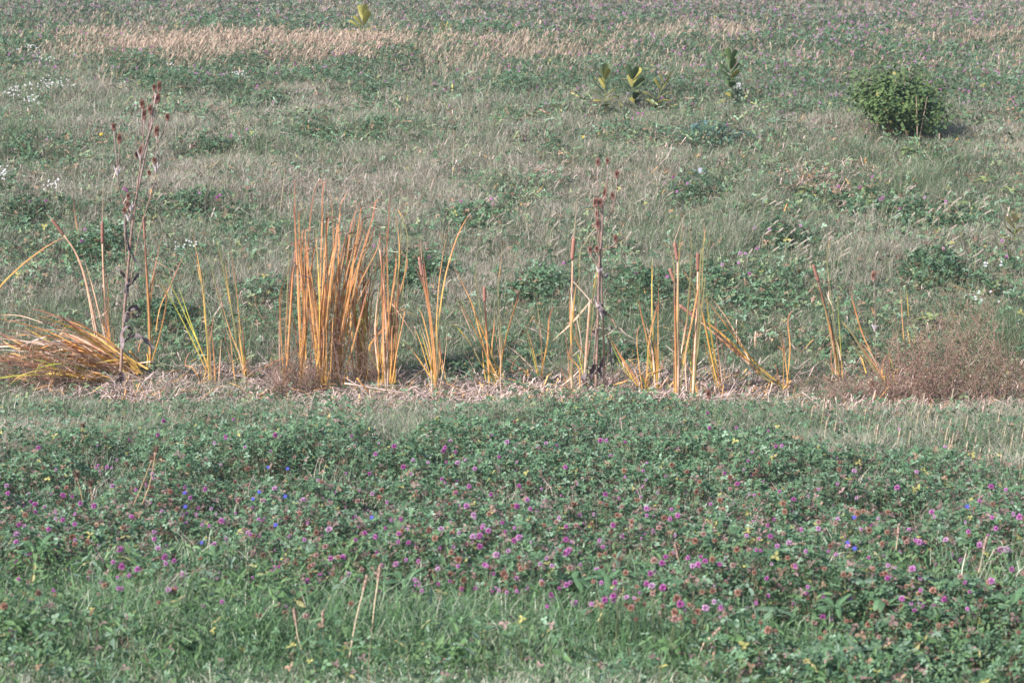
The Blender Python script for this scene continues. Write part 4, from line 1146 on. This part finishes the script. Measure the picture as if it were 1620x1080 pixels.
teasel('lone small teasel head on a thin stem left of the brown weeds', (1384, 590), [([(1386, 592), (1385, 520), (1384, 460), (1382, 442)], 0.45)], [(1382, 436, 1.0)], [(1384, 520)], [], rs=0.0065)
for (a, b, k, lab) in [(1380, 608, 1.0, 'single brown teasel head low in the straw beside the golden swept leaves'), (1121, 624, 1.1, 'single brown teasel head low beside the fallen pale stalks')]:
    teasel(lab, (a + 2, b + 22), [([(a + 2, b + 24), (a + 1, b + 14), (a, b + 7)], 0.5)], [(a, b, k)], [], [])


# ------------------------------------------------------------------ twiggy dead weeds
def dead_weed(label, base, hpx, wpx, n, hue, dens=9, leafy=0.0072, lean=0.0):
    if 'thicket' in label: hpx *= 1.35; wpx *= 1.25; leafy = 0.0085
    else: wpx *= 1.45
    g = ground_at(base[0], base[1] + 12); Y0 = g[1]; s = FPX / Y0
    o = np.array((g[0], Y0, float(G(g[0], Y0))))
    H, Wd = (hpx + 18) / s, wpx / s
    t = thing('dead_weed', label, 'weed', o, 'dried brown weeds along the ditch')
    mb = MB(); mf = MB()
    pts_all = []
    for i in range(n):
        a = rng.uniform(0, 6.28); e = rng.uniform(0.1, 1) ** 0.7
        bx = rng.normal(0, Wd * 0.22); by = rng.normal(0, Wd * 0.12)
        tip = np.array((bx + math.cos(a) * Wd * 0.5 * e + lean * H, by + math.sin(a) * Wd * 0.3 * e, H * rng.uniform(0.55, 1.05) * (1 - 0.3 * e * e)))
        p0 = np.array((bx, by, -0.01)); pm = p0 * 0.5 + tip * 0.5 + rng.normal(0, 0.02, 3)
        c = curve([p0, pm, tip], 9)
        cc = np.array((0.20, 0.125, 0.095)) * rng.uniform(0.6, 1.4)
        tube(mb, c, lambda x: 0.0028 - 0.0018 * x, flat(cc), 7, 4)
        for k in range(dens):
            f = rng.uniform(0.25, 1); q = c[min(8, int(f * 8))]
            d = norm(np.array((rng.normal(), rng.normal() * .7, rng.uniform(0.1, 1.1)))) * rng.uniform(0.04, 0.13) * (1.2 - 0.5 * f)
            ribbon(mb, [q, q + d * 0.5 + rng.normal(0, 0.006, 3), q + d], 0.0022, flat(cc * rng.uniform(0.8, 1.5)), n=4)
            m = 9
            tt = rng.uniform(0.3, 1.05, m)[:, None]
            pts_all.append(q + d * tt + rng.normal(0, 0.012, (m, 3)))
    P = np.concatenate(pts_all); m = len(P)
    c = np.tile(hue, (m, 1)) * rng.uniform(0.5, 1.6, (m, 1))
    k = rng.uniform(0, 1, m) < 0.15; c[k] = np.array((0.34, 0.25, 0.19)) * rng.uniform(0.7, 1.2, (k.sum(), 1))
    k = rng.uniform(0, 1, m) < 0.22; c[k] = np.array((0.12, 0.14, 0.065))
    leaflets(mf, P, rng.normal(0, 1, (m, 3)) + np.array((-.3, -.5, .3)), rng.uniform(0, 6.28, m), rng.uniform(0.6, 1.6, m) * leafy, c, k=1, shape=OVAL6, cheap=True)
    mb.build('stems', M_DEAD, t)
    mf.build('withered_foliage', M_DEAD, t)


RB = (0.155, 0.08, 0.063); OB = (0.135, 0.11, 0.068); GB = (0.15, 0.155, 0.08)
dead_weed('feathery reddish brown weed in front of the left side of the tall reed clump', (478, 618), 62, 75, 26, RB)
dead_weed('thin dark brown weed at the left foot of the tall reed clump', (452, 618), 70, 40, 14, RB)
dead_weed('tall feathery brown weed rising against the middle of the tall reed clump', (545, 610), 150, 75, 22, RB, 10)
dead_weed('tall purplish brown weed against the left stems of the tall reed clump', (486, 612), 155, 50, 14, RB, 9)
dead_weed('wispy brown weed at the right side of the tall reed clump', (588, 606), 110, 45, 14, RB)
dead_weed('dark olive weed growing through the flattened heap at the left edge', (72, 600), 75, 55, 16, GB, 9, 0.009)
dead_weed('brown weed standing in front of the flattened heap at the left', (100, 612), 60, 80, 16, RB)
dead_weed('brown weed at the lower left corner of the flattened heap', (15, 612), 50, 70, 16, RB)
dead_weed('reddish brown weed, left end of the wide thicket at the right', (1400, 632), 55, 90, 26, RB)
dead_weed('dense rusty brown weed in the middle of the thicket at the right', (1470, 634), 80, 110, 46, RB, 10)
dead_weed('dark olive brown weed right of the middle of the thicket at the right', (1530, 632), 95, 100, 44, OB, 10)
dead_weed('olive brown weed at the right edge end of the thicket', (1600, 632), 85, 90, 34, OB, 10)
dead_weed('tall wispy brown weed with tiny pale flowers behind the thicket at the right', (1530, 570), 95, 120, 30, (0.19, 0.14, 0.08), 9)
dead_weed('low wispy weed behind the left part of the thicket at the right', (1440, 580), 60, 110, 24, (0.20, 0.15, 0.09), 9)
dead_weed('low brown weed in the straw at the foot of the leaning right cattail', (1330, 632), 45, 90, 22, RB)
dead_weed('thin purplish weed at the foot of the second teasel', (962, 622), 60, 40, 8, (0.24, 0.16, 0.15), 6)
dead_weed('small grey brown weed standing in the straw right of the slender cattail', (712, 622), 40, 40, 8, (0.26, 0.19, 0.16), 6)


# ------------------------------------------------------------------ leafy plants: milkweeds, docks, bush
def broad_leaf(mb, p0, d, L, wd, c, droop=0.3, side=None):
    d = np.asarray(d, float)
    e = np.array((0, 0, -droop * L))
    pts = [p0, p0 + d * L * 0.5 + e * 0.1, p0 + d * L * 0.85 + e * 0.6, p0 + d * L + e]
    sd = np.cross(d, (0, 0, 1.0)) + np.array((0.05, 0.0, 0.15)) if side is None else side
    c = np.asarray(c)
    ribbon(mb, pts, wd, lambda t: c * (0.9 + 0.2 * t), side=sd, fold=0.35, n=9, prof=lambda t: np.clip(np.sin(np.pi * np.clip(t * 0.93 + 0.05, 0, 1)) ** 0.65, 0.05, 1))


def milkweed(label, base, hpx, pairs, Lpx, c1, c2, lean=0.0, name='milkweed', fill=1.0):
    g = ground_at(base[0], base[1] + (14 if base[1] > 100 else 2)); Y0 = g[1]; s = FPX / Y0
    o = np.array((g[0], Y0, float(G(g[0], Y0))))
    H = 1.3 * hpx / s; L = 1.2 * Lpx / s
    t = thing(name, label, 'plant', o, 'milkweeds on the upper bank')
    mb = MB(); top = np.array((lean * H, 0, H * 0.86))
    tube(mb, [(0, 0, -0.02), top * 0.5 + np.array((0.01, 0, 0)), top], lambda x: 0.007 - 0.003 * x, flat((0.17, 0.19, 0.07)), 6, 6)
    mb.build('stem', M_LEAF, t, smooth=True)
    for i in range(pairs):
        f = 0.18 + 0.82 * i / (pairs - 1)
        a = (0.25 if i % 2 == 0 else -0.75) + rng.normal(0, 0.25)
        up = 0.15 + 0.75 * f ** 2
        for sg in (0, math.pi):
            if rng.uniform() > fill * 0.85: continue
            a += rng.normal(0, 0.35); d = norm(np.array((math.cos(a + sg) * (0.85 - 0.45 * f), math.sin(a + sg) * (0.85 - 0.45 * f), up + 0.2 + rng.normal(0, .12))))
            c = np.array(c1) * (1 - f) + np.array(c2) * f
            if rng.uniform() < 0.15: c = np.array((0.34, 0.29, 0.07))
            m = MB(); c = c * 0.78; broad_leaf(m, top * f, d, L * rng.uniform(0.8, 1.15) * (0.75 + 0.4 * math.sin(3 * f)), L * 0.40 * rng.uniform(0.8, 1.15), c * rng.uniform(0.85, 1.15), droop=0.12 + 0.35 * (1 - f))
            m.build('leaf', M_LEAF, t, smooth=True)


MG, MY = (0.07, 0.11, 0.045), (0.10, 0.135, 0.05)
milkweed('leftmost of the three upright olive milkweeds beside the dark clover band', (956, 174), 62, 9, 21, (0.13, 0.12, 0.06), (0.115, 0.14, 0.055))
milkweed('wide yellowing milkweed in the middle of the three on the upper bank', (1006, 166), 48, 8, 26, MG, MY, lean=-0.1)
milkweed('yellow leaved milkweed stem tilting right, beside the wide middle one', (1026, 168), 42, 6, 24, (0.16, 0.16, 0.05), (0.26, 0.235, 0.08), lean=0.45)
milkweed('dark upright milkweed at the right, its leaves held steeply', (1155, 160), 70, 10, 25, (0.055, 0.10, 0.05), (0.11, 0.155, 0.05))
milkweed('small bright yellow milkweed standing in the pale grass band', (575, 72), 44, 6, 24, (0.42, 0.36, 0.08), (0.40, 0.36, 0.10), fill=1.3)
milkweed('tiny yellow milkweed in the pale grass band right of the bright one', (704, 78), 30, 5, 15, (0.42, 0.36, 0.08), (0.40, 0.36, 0.10), fill=1.3)
milkweed('tiny olive milkweed at the top edge of the photo', (703, 16), 20, 4, 10, (0.20, 0.22, 0.08), (0.22, 0.24, 0.09))
milkweed('dark yellowing dock with curled leaves at the right edge', (1600, 384), 40, 5, 22, (0.24, 0.19, 0.06), (0.15, 0.13, 0.06), lean=0.1, name='dock_plant')


def bush():
    g = ground_at(1420, 228); Y0 = g[1]; s = FPX / Y0
    o = np.array((g[0], Y0 + 0.1, float(G(g[0], Y0 + 0.1)) - 0.05))
    t = thing('leafy_bush', 'round bright green leafy bush standing alone on the upper right bank', 'bush', o)
    rx, rz, ry = 84 / s, 80 / s, 78 / s
    mb = MB(); mf = MB()
    centres = []
    for i in range(46):
        a = rng.uniform(0, 6.28); e = rng.uniform(0, 1) ** 0.5
        w_ = rng.choice((0.7, 0.85, 1.0, 1.15)); hx, hy = math.cos(a) * e * w_, math.sin(a) * e * w_
        top = np.array((hx * rx, hy * ry, (0.25 + 1.5 * rz * math.sqrt(max(0.05, 1 - 0.75 * e * e)) * rng.choice((0.4, 0.6, 0.8, 0.95, 1.0, 1.2))) * 0.72))
        c = curve([(hx * 0.06, hy * 0.06, -0.02), (top[0] * 0.45, top[1] * 0.45, top[2] * 0.6), tuple(top)], 9)
        tube(mb, c, lambda x: 0.006 - 0.004 * x, flat((0.14, 0.10, 0.07)), 7, 5)
        for k in range(4, 9):
            centres.append(c[k])
    C = np.array(centres)
    n = 24
    P = np.repeat(C, n, 0) + rng.normal(0, 0.05, (len(C) * n, 3)) * rng.choice((0.8, 1.0, 1.9), (len(C) * n, 1)) * np.array((1.2, 1.2, 1.0))
    P = P[P[:, 2] > 0.02]
    m = len(P)
    out = norm(P - np.array((0, 0, 0.15)))
    nr = norm(out + rng.normal(0, 0.5, (m, 3)) + np.array((-0.2, -0.3, 0.5)))
    c = mixc(np.tile((0.04, 0.08, 0.028), (m, 1)), np.tile((0.115, 0.16, 0.05), (m, 1)), rng.uniform(0, 1, m))
    k = rng.uniform(0, 1, m) < 0.03; c[k] = np.array((0.22, 0.19, 0.07))
    leaflets(mf, P, nr, rng.uniform(0, 6.28, m), rng.uniform(0.026, 0.062, m), c, k=1, shape=OVAL6 * np.array((1, 1.25)))
    mb.build('branches', M_DEAD, t); mf.build('foliage', M_LEAF, t)


bush()


def stalk_thing(label, pts, r, c, seed_len=0.0, name='dock_stalk', cat='stalk', group=None, hc=None, hr=0.008, dy=0.0):
    g = ground_at(*pts[0]); Y0 = g[1] + dy
    o = np.array((g[0], Y0, float(G(g[0], Y0))))
    t = thing(name, label, cat, o, group)
    V = [at(p[0], p[1], Y0) - o for p in pts]
    mb = MB(); tube(mb, V, lambda x: r * (1 - 0.4 * x), flat(c, .1), 10, 5); mb.build('stem', M_DEAD, t)
    if seed_len > 0:
        mb = MB(); e = V[-1]; d = norm(V[-1] - V[-2])
        n = 130
        tt = rng.uniform(-0.1, 1, n); rad = hr * np.sqrt(np.clip(1 - (2 * tt - 1) ** 2, 0.1, 1))
        th = rng.uniform(0, 6.28, n)
        P = e + d * (tt * seed_len)[:, None] + np.stack((np.cos(th) * rad * .5, np.sin(th) * rad * .5, np.sin(th * 3) * rad * .3), 1)
        D = np.stack((np.cos(th), np.sin(th), np.full(n, 0.9)), 1)
        w = norm(np.cross(D, (0.2, 0.4, 1.0))) * hr * 0.14
        v = np.stack((P - w, P + w, P + D * hr * 1.1), 1).reshape(-1, 3)
        cc = np.repeat(np.tile(hc if hc is not None else c, (n, 1)) * rng.uniform(0.7, 1.3, (n, 1)), 3, 0)
        mb.add(v, cc, tris=np.arange(n)[:, None] * 3 + np.array([[0, 1, 2]]))
        tube(mb, [e - d * 0.005, e + d * seed_len], hr * 0.5, flat(hc if hc is not None else c), 5, 5)
        mb.build('seed_head', M_DEAD, t)
    return t


stalk_thing('upright brown dock stalk in front of the round bush', [(1451, 226), (1451, 195), (1450, 163)], 0.006, (0.30, 0.21, 0.15), 0.07, dy=-0.4)
stalk_thing('slanting brown dock stalk in front of the round bush', [(1454, 224), (1459, 195), (1465, 164)], 0.005, (0.30, 0.21, 0.15), 0.07, dy=-0.4)
for (pts, lab) in [([(180, 862), (215, 790), (240, 728)], 'dried wild carrot stalk with a brown nest head, left one of the crossing pair'), ([(188, 868), (232, 780), (246, 716)], 'dried wild carrot stalk with a brown nest head, right one of the crossing pair'),
                   ([(137, 850), (130, 790), (122, 756)], 'short dried wild carrot stalk with a brown head, left of the crossing pair'), ([(140, 745), (136, 715), (131, 678)], 'dried wild carrot stalk rising at the left front edge of the clover'),
                   ([(156, 850), (148, 800), (143, 770)], 'thin dried stalk just right of the short wild carrot')]:
    stalk_thing(lab, pts, 0.0032, (0.36, 0.24, 0.14), 0.024, name='wild_carrot', cat='dry flower', group='dried wild carrots', hc=np.array((0.30, 0.19, 0.14)), hr=0.014)
for (pts, lab) in [([(550, 1055), (562, 985), (575, 932)], 'pale foxtail stalk at bottom centre, left of two'), ([(585, 1030), (592, 960), (598, 916)], 'pale foxtail stalk at bottom centre, right of two'),
                   ([(1535, 945), (1548, 905), (1556, 870)], 'straw coloured foxtail stalk in the clover near the right edge'), ([(485, 1050), (472, 1010), (468, 985)], 'short foxtail with a brown head in the bottom grass, left of centre'),
                   ([(520, 1040), (512, 1010), (511, 990)], 'short foxtail with a brown head beside its twin in the bottom grass'), ([(1420, 930), (1416, 890), (1420, 850)], 'straw coloured stalk in the clover left of the right edge'),
                   ([(835, 880), (836, 850), (838, 822)], 'reddish dock spike in the middle of the clover'), ([(1100, 1060), (1112, 1020), (1122, 1010)], 'bent straw stalk low in the right foreground'), ([(165, 855), (172, 820), (178, 800)], 'olive grass stalk leaning in the left clover'),
                   ([(1075, 945), (1080, 915), (1072, 880)], 'thin straw stalk right of centre in the clover'), ([(715, 300), (716, 270), (718, 215)], 'single pale dry stalk on the middle of the bank'), ([(441, 345), (446, 310), (450, 275)], 'single pale dry stalk left of the reed clump tips')]:
    stalk_thing(lab, pts, 0.0028, (0.50, 0.38, 0.26), 0.05, name='foxtail_grass', cat='grass stalk', hc=np.array((0.42, 0.28, 0.22)), hr=0.008)
# foxtails in the right-hand verge and on the bank: many alike
ft0 = stalk_thing('small pale foxtail seed head in the verge grass right of the clover', [(1500, 742), (1502, 720), (1506, 700)], 0.0018, (0.38, 0.33, 0.18), 0.05, name='foxtail_grass', cat='grass stalk', group='foxtails in the right verge', hc=np.array((0.40, 0.32, 0.23)), hr=0.007)
for i in range(60):
    a, b = rr.uniform(1260, 1640), rr.uniform(660, 790)
    if b > float(fg_top(a)) + 25: continue
    g = ground_at(a, b); copy_thing(ft0, (g[0], g[1], float(G(g[0], g[1])) - 0.02), rr.uniform(-0.8, 0.8), rr.uniform(0.8, 1.25))
ft1 = stalk_thing('small pale nodding grass head on the bank around the cattails', [(1240, 420), (1241, 402), (1245, 392), (1252, 388)], 0.0018, (0.34, 0.29, 0.20), 0.05, name='foxtail_grass', cat='grass stalk', group='nodding grass heads on the bank', hc=np.array((0.50, 0.42, 0.35)), hr=0.0085)
for i in range(170):
    u = rr.random()
    if u < 0.45: a, b = rr.uniform(1180, 1560), rr.uniform(345, 450)
    elif u < 0.75: a, b = rr.uniform(700, 1000), rr.uniform(330, 430)
    else: a, b = rr.uniform(0, 1620), rr.uniform(240, 420)
    g = ground_at(a, b); copy_thing(ft1, (g[0], g[1], float(G(g[0], g[1])) + rr.uniform(-0.03, 0.08)), rr.uniform(-1.2, 1.2), rr.uniform(0.7, 1.2))


def rosette(label, loc, n, L, c, group, upright=0.5, name='broadleaf_plant'):
    t = thing(name, label, 'plant', loc, group)
    for i in range(n):
        a = i * 2.4 + rng.normal(0, 0.3)
        d = norm(np.array((math.cos(a), math.sin(a), upright + rng.normal(0, 0.25))))
        m = MB(); broad_leaf(m, np.array((0, 0, 0.02)), d, L * rng.uniform(0.4, 0.95), L * rng.uniform(0.18, 0.30), np.array(c) * rng.uniform(0.6, 1.15), droop=rng.uniform(0.2, 0.9))
        m.build('leaf', M_LEAF, t, smooth=True)
    return t


def G3(px, py, dz=0.0):
    g = ground_at(px, py + 14); return (g[0], g[1], float(G(g[0], g[1])) + dz + 0.05)


LBL = 'broad leaved dock rosette with pale green leaves in the bottom grass'
gp = 'broad leaved docks in the bottom grass'
ros = [rosette(LBL, G3(225, 1010), 7, 0.15, (0.085, 0.16, 0.06), gp, 0.8), rosette(LBL, G3(360, 1005), 8, 0.13, (0.10, 0.175, 0.065), gp, 0.5), rosette(LBL, G3(800, 970, 0.05), 8, 0.12, (0.10, 0.18, 0.085), gp, 0.6), rosette(LBL, G3(1350, 1050), 7, 0.12, (0.11, 0.17, 0.10), gp, 0.5)]
for (a, b, k, sc, dz) in [(130, 1000, 0, 1, 0), (290, 1040, 1, .8, 0), (420, 1010, 1, 1, 0), (470, 985, 0, .8, 0.05), (640, 960, 2, 1, 0.05), (720, 1050, 1, .8, 0), (905, 965, 2, 1.2, .05), (960, 955, 2, 1, .05), (1230, 1000, 3, 1, 0.03), (1290, 1060, 3, 1.1, 0), (1450, 1060, 3, 1.1, 0), (1500, 1010, 3, 1, .03),
                       (1560, 1050, 3, 1.2, 0), (1600, 1000, 2, 1.1, 0.05), (1180, 1060, 1, .9, 0), (1060, 1040, 1, .8, 0), (340, 930, 2, .8, .08), (60, 920, 2, 1.1, .08), (1400, 1000, 2, 1, .05), (560, 1010, 1, .7, 0), (10, 1010, 0, 1.1, 0), (1320, 1000, 2, .9, .05), (860, 1020, 1, .6, 0), (1540, 970, 3, 1, .08)]:
    copy_thing(ros[k], G3(a, b, dz), rr.uniform(0, 6.28), sc)
LB2 = 'yellow green broad leaved plant lying in the grass below the bush'
g2 = 'yellow green broad leaved plants below the bush'
ro2 = [rosette(LB2, G3(1330, 290), 6, 0.22, (0.20, 0.25, 0.09), g2, 0.35), rosette(LB2, G3(1215, 318), 6, 0.18, (0.22, 0.26, 0.10), g2, 0.8), rosette(LB2, G3(1240, 290), 6, 0.20, (0.24, 0.24, 0.10), g2, 0.3)]
for (a, b, k, sc) in [(1280, 300, 0, 1), (1370, 300, 1, .9), (1390, 320, 0, .9), (1310, 315, 2, .9), (1260, 325, 1, .9), (1190, 330, 1, 1), (1165, 300, 2, .8), (1500, 300, 1, .8), (1560, 285, 1, 1.1), (1600, 300, 1, 1), (1530, 320, 0, .8), (1440, 235, 0, .9), (1520, 250, 1, .9), (1090, 285, 2, .6), (1475, 505, 1, 1.0), (1070, 345, 1, .7), (1150, 320, 0, .8)]:
    copy_thing(ro2[k], G3(a, b), rr.uniform(0, 6.28), sc)


# ------------------------------------------------------------------ white asters, cornflowers, yellow flowers
def daisy(mb, c, r, n, cp, cc, tilt):
    z = norm(np.array(tilt, float)); x = norm(np.cross(z, (0, 1, .2))); y = np.cross(z, x)
    for j in range(n):
        a = j * 6.283 / n
        d = x * math.cos(a) + y * math.sin(a); s = -x * math.sin(a) + y * math.cos(a)
        mb.add(np.array([c, c + d * r * .6 + s * r * .2, c + d * r + z * r * .15, c + d * r * .6 - s * r * .2]), np.array(cp) * rng.uniform(.85, 1.1), quads=[(0, 1, 2, 3)])
    tube(mb, [c - z * r * .1, c + z * r * .16], r * 0.28, flat(cc), 2, 6)


def aster(label, px, py, wpx, hpx, n):
    g = ground_at(px, py + hpx * 0.5); Y0 = g[1]; s = FPX / Y0
    o = np.array((g[0], Y0, float(G(g[0], Y0))))
    t = thing('white_aster', label, 'flower', o, 'white asters at the upper left')
    ms, mf = MB(), MB()
    for i in range(n):
        q = np.array((rng.normal(0, wpx / s * 0.4), rng.normal(0, 0.12), rng.uniform(0.3, 1.0) * (hpx / s) + 0.18))
        tube(ms, [(q[0] * 0.3, q[1] * 0.3, 0), (q[0] * .8, q[1] * .8, q[2] * 0.6), tuple(q)], 0.002, flat((0.13, 0.15, 0.08)), 5, 4)
        for k in range(rng.integers(2, 6)):
            daisy(mf, q + rng.normal(0, 0.026, 3), 0.0105, 7, (0.62, 0.60, 0.68), (0.6, 0.5, 0.2), (rng.normal(-.2, .3), -0.7, 0.8))
    m = n * 14; P = np.stack((rng.normal(0, wpx / s * .4, m), rng.normal(0, 0.12, m), rng.uniform(0.03, hpx / s * .8 + .1, m)), 1)
    leaflets(ms, P, up_normals(m, .8), rng.uniform(0, 6.28, m), rng.uniform(0.02, 0.04, m), clover_colours(m), k=1, shape=OVAL6 * np.array((1, .6)))
    ms.build('leafy_stems', M_LEAF, t); mf.build('blossoms', M_FLOWER, t)


aster('white aster clump, topmost, at the upper left corner of the bank', 48, 100, 22, 14, 7)
aster('small white aster spray right of the topmost clump', 76, 122, 14, 16, 5)
aster('largest white aster clump, above the left clover patch', 78, 162, 34, 28, 14)
aster('loose white asters at the left edge of the upper bank', 24, 172, 20, 16, 6)
aster('white aster spray below the largest clump', 55, 185, 18, 12, 5)
aster('small white asters at the left edge beside the halfway clover', 5, 310, 16, 20, 5)
aster('small white aster spray left of the teasel heads, halfway up the bank', 82, 322, 18, 12, 5)
aster('few white asters near the top right of the tallest teasel', 268, 128, 12, 8, 3)
aster('few white asters on the bank between the teasel and the reed clump', 380, 142, 20, 8, 4)
aster('few white asters low beside the broken reed leaf', 293, 428, 14, 8, 3)
aster('pinkish white blossoms at the foot of the dark upright milkweed', 1165, 160, 14, 10, 4)
aster('tiny white asters at the right above the brown thicket', 1560, 460, 36, 12, 2)
aster('sparse tiny white asters in the top of the brown thicket', 1535, 500, 40, 12, 2)


def flower_thing(name, label, cat, px, py, r, n, cp, cc, group=None, Hs=0.2):
    top = canopy_point(px, py, 0.05) if py > 600 else at(px, py, ground_at(px, py + 20)[1])
    Y0 = top[1]; o = np.array((top[0], Y0, top[2] - Hs))
    t = thing(name, label, cat, o, group)
    mb = MB()
    daisy(mb, np.array((0, 0, Hs)), r, n, cp, cc, (-0.2, -0.75, 0.65)); daisy(mb, np.array((0, 0.002, Hs + 0.002)), r * .7, n - 2, np.array(cp) * .85, cc, (-0.2, -0.6, 0.8))
    mb.build('blossom', M_FLOWER, t)
    mb = MB(); tube(mb, [(0.01, 0, -0.05), (-0.005, 0.01, Hs * .6), (0, 0, Hs)], 0.0014, flat((0.12, 0.16, 0.08)), 5, 4); mb.build('stem', M_LEAF, t)
    return t


for (a, b, lab) in [(424, 739, 'left one of the two blue cornflowers at the back of the left clover'), (455, 741, 'right one of the two blue cornflowers at the back of the left clover'), (292, 779, 'blue cornflower above another, near the crossing carrot stalks'), (293, 801, 'blue cornflower below another, near the crossing carrot stalks'),
                    (410, 778, 'blue cornflower at the upper left of a loose trio'), (400, 789, 'blue cornflower at the lower left of a loose trio'), (451, 785, 'blue cornflower at the right of a loose trio'), (319, 858, 'blue cornflower low in the left clover, below the trio'), (436, 830, 'blue cornflower beside a bright pink clover in the left clover'),
                    (588, 818, 'single blue cornflower left of centre in the clover'), (1351, 818, 'blue cornflower in the right clover, highest'), (1341, 858, 'blue cornflower of a tight pair, left, in the right clover'), (1352, 867, 'blue cornflower of a tight pair, right, in the right clover'), (1530, 801, 'blue cornflower near the right edge'), (337, 941, 'small blue cornflower at the lower edge of the left clover')]:
    flower_thing('cornflower', lab, 'flower', a, b, 0.0105, 7, (0.07, 0.085, 0.40), (0.10, 0.06, 0.35), 'blue cornflowers in the clover')
flower_thing('yellow_flower', 'single yellow flower in the grass left of the teasel heads', 'flower', 160, 213, 0.024, 8, (0.75, 0.48, 0.02), (0.4, 0.25, 0.03))
flower_thing('yellow_flower', 'single yellow flower in the middle of the upper bank', 'flower', 923, 217, 0.02, 8, (0.75, 0.50, 0.03), (0.4, 0.25, 0.03))


def grey_leaf():
    g = ground_at(1105, 290); o = np.array((g[0], g[1] - 0.1, float(G(g[0], g[1] - 0.1))))
    t = thing('withered_leaf', 'curled blue grey leaf standing out of the grass above the cattail group', 'leaf', o)
    for k, (a, L) in enumerate(((2.6, 0.14), (0.4, 0.10), (1.5, 0.12))):
        m = MB(); broad_leaf(m, np.array((0, 0, 0.12)), norm(np.array((math.cos(a), 0.3 * math.sin(a), 0.7))), L, 0.05, (0.28, 0.29, 0.34), 0.8)
        m.build('leaf', M_LEAF, t, smooth=True)


grey_leaf()
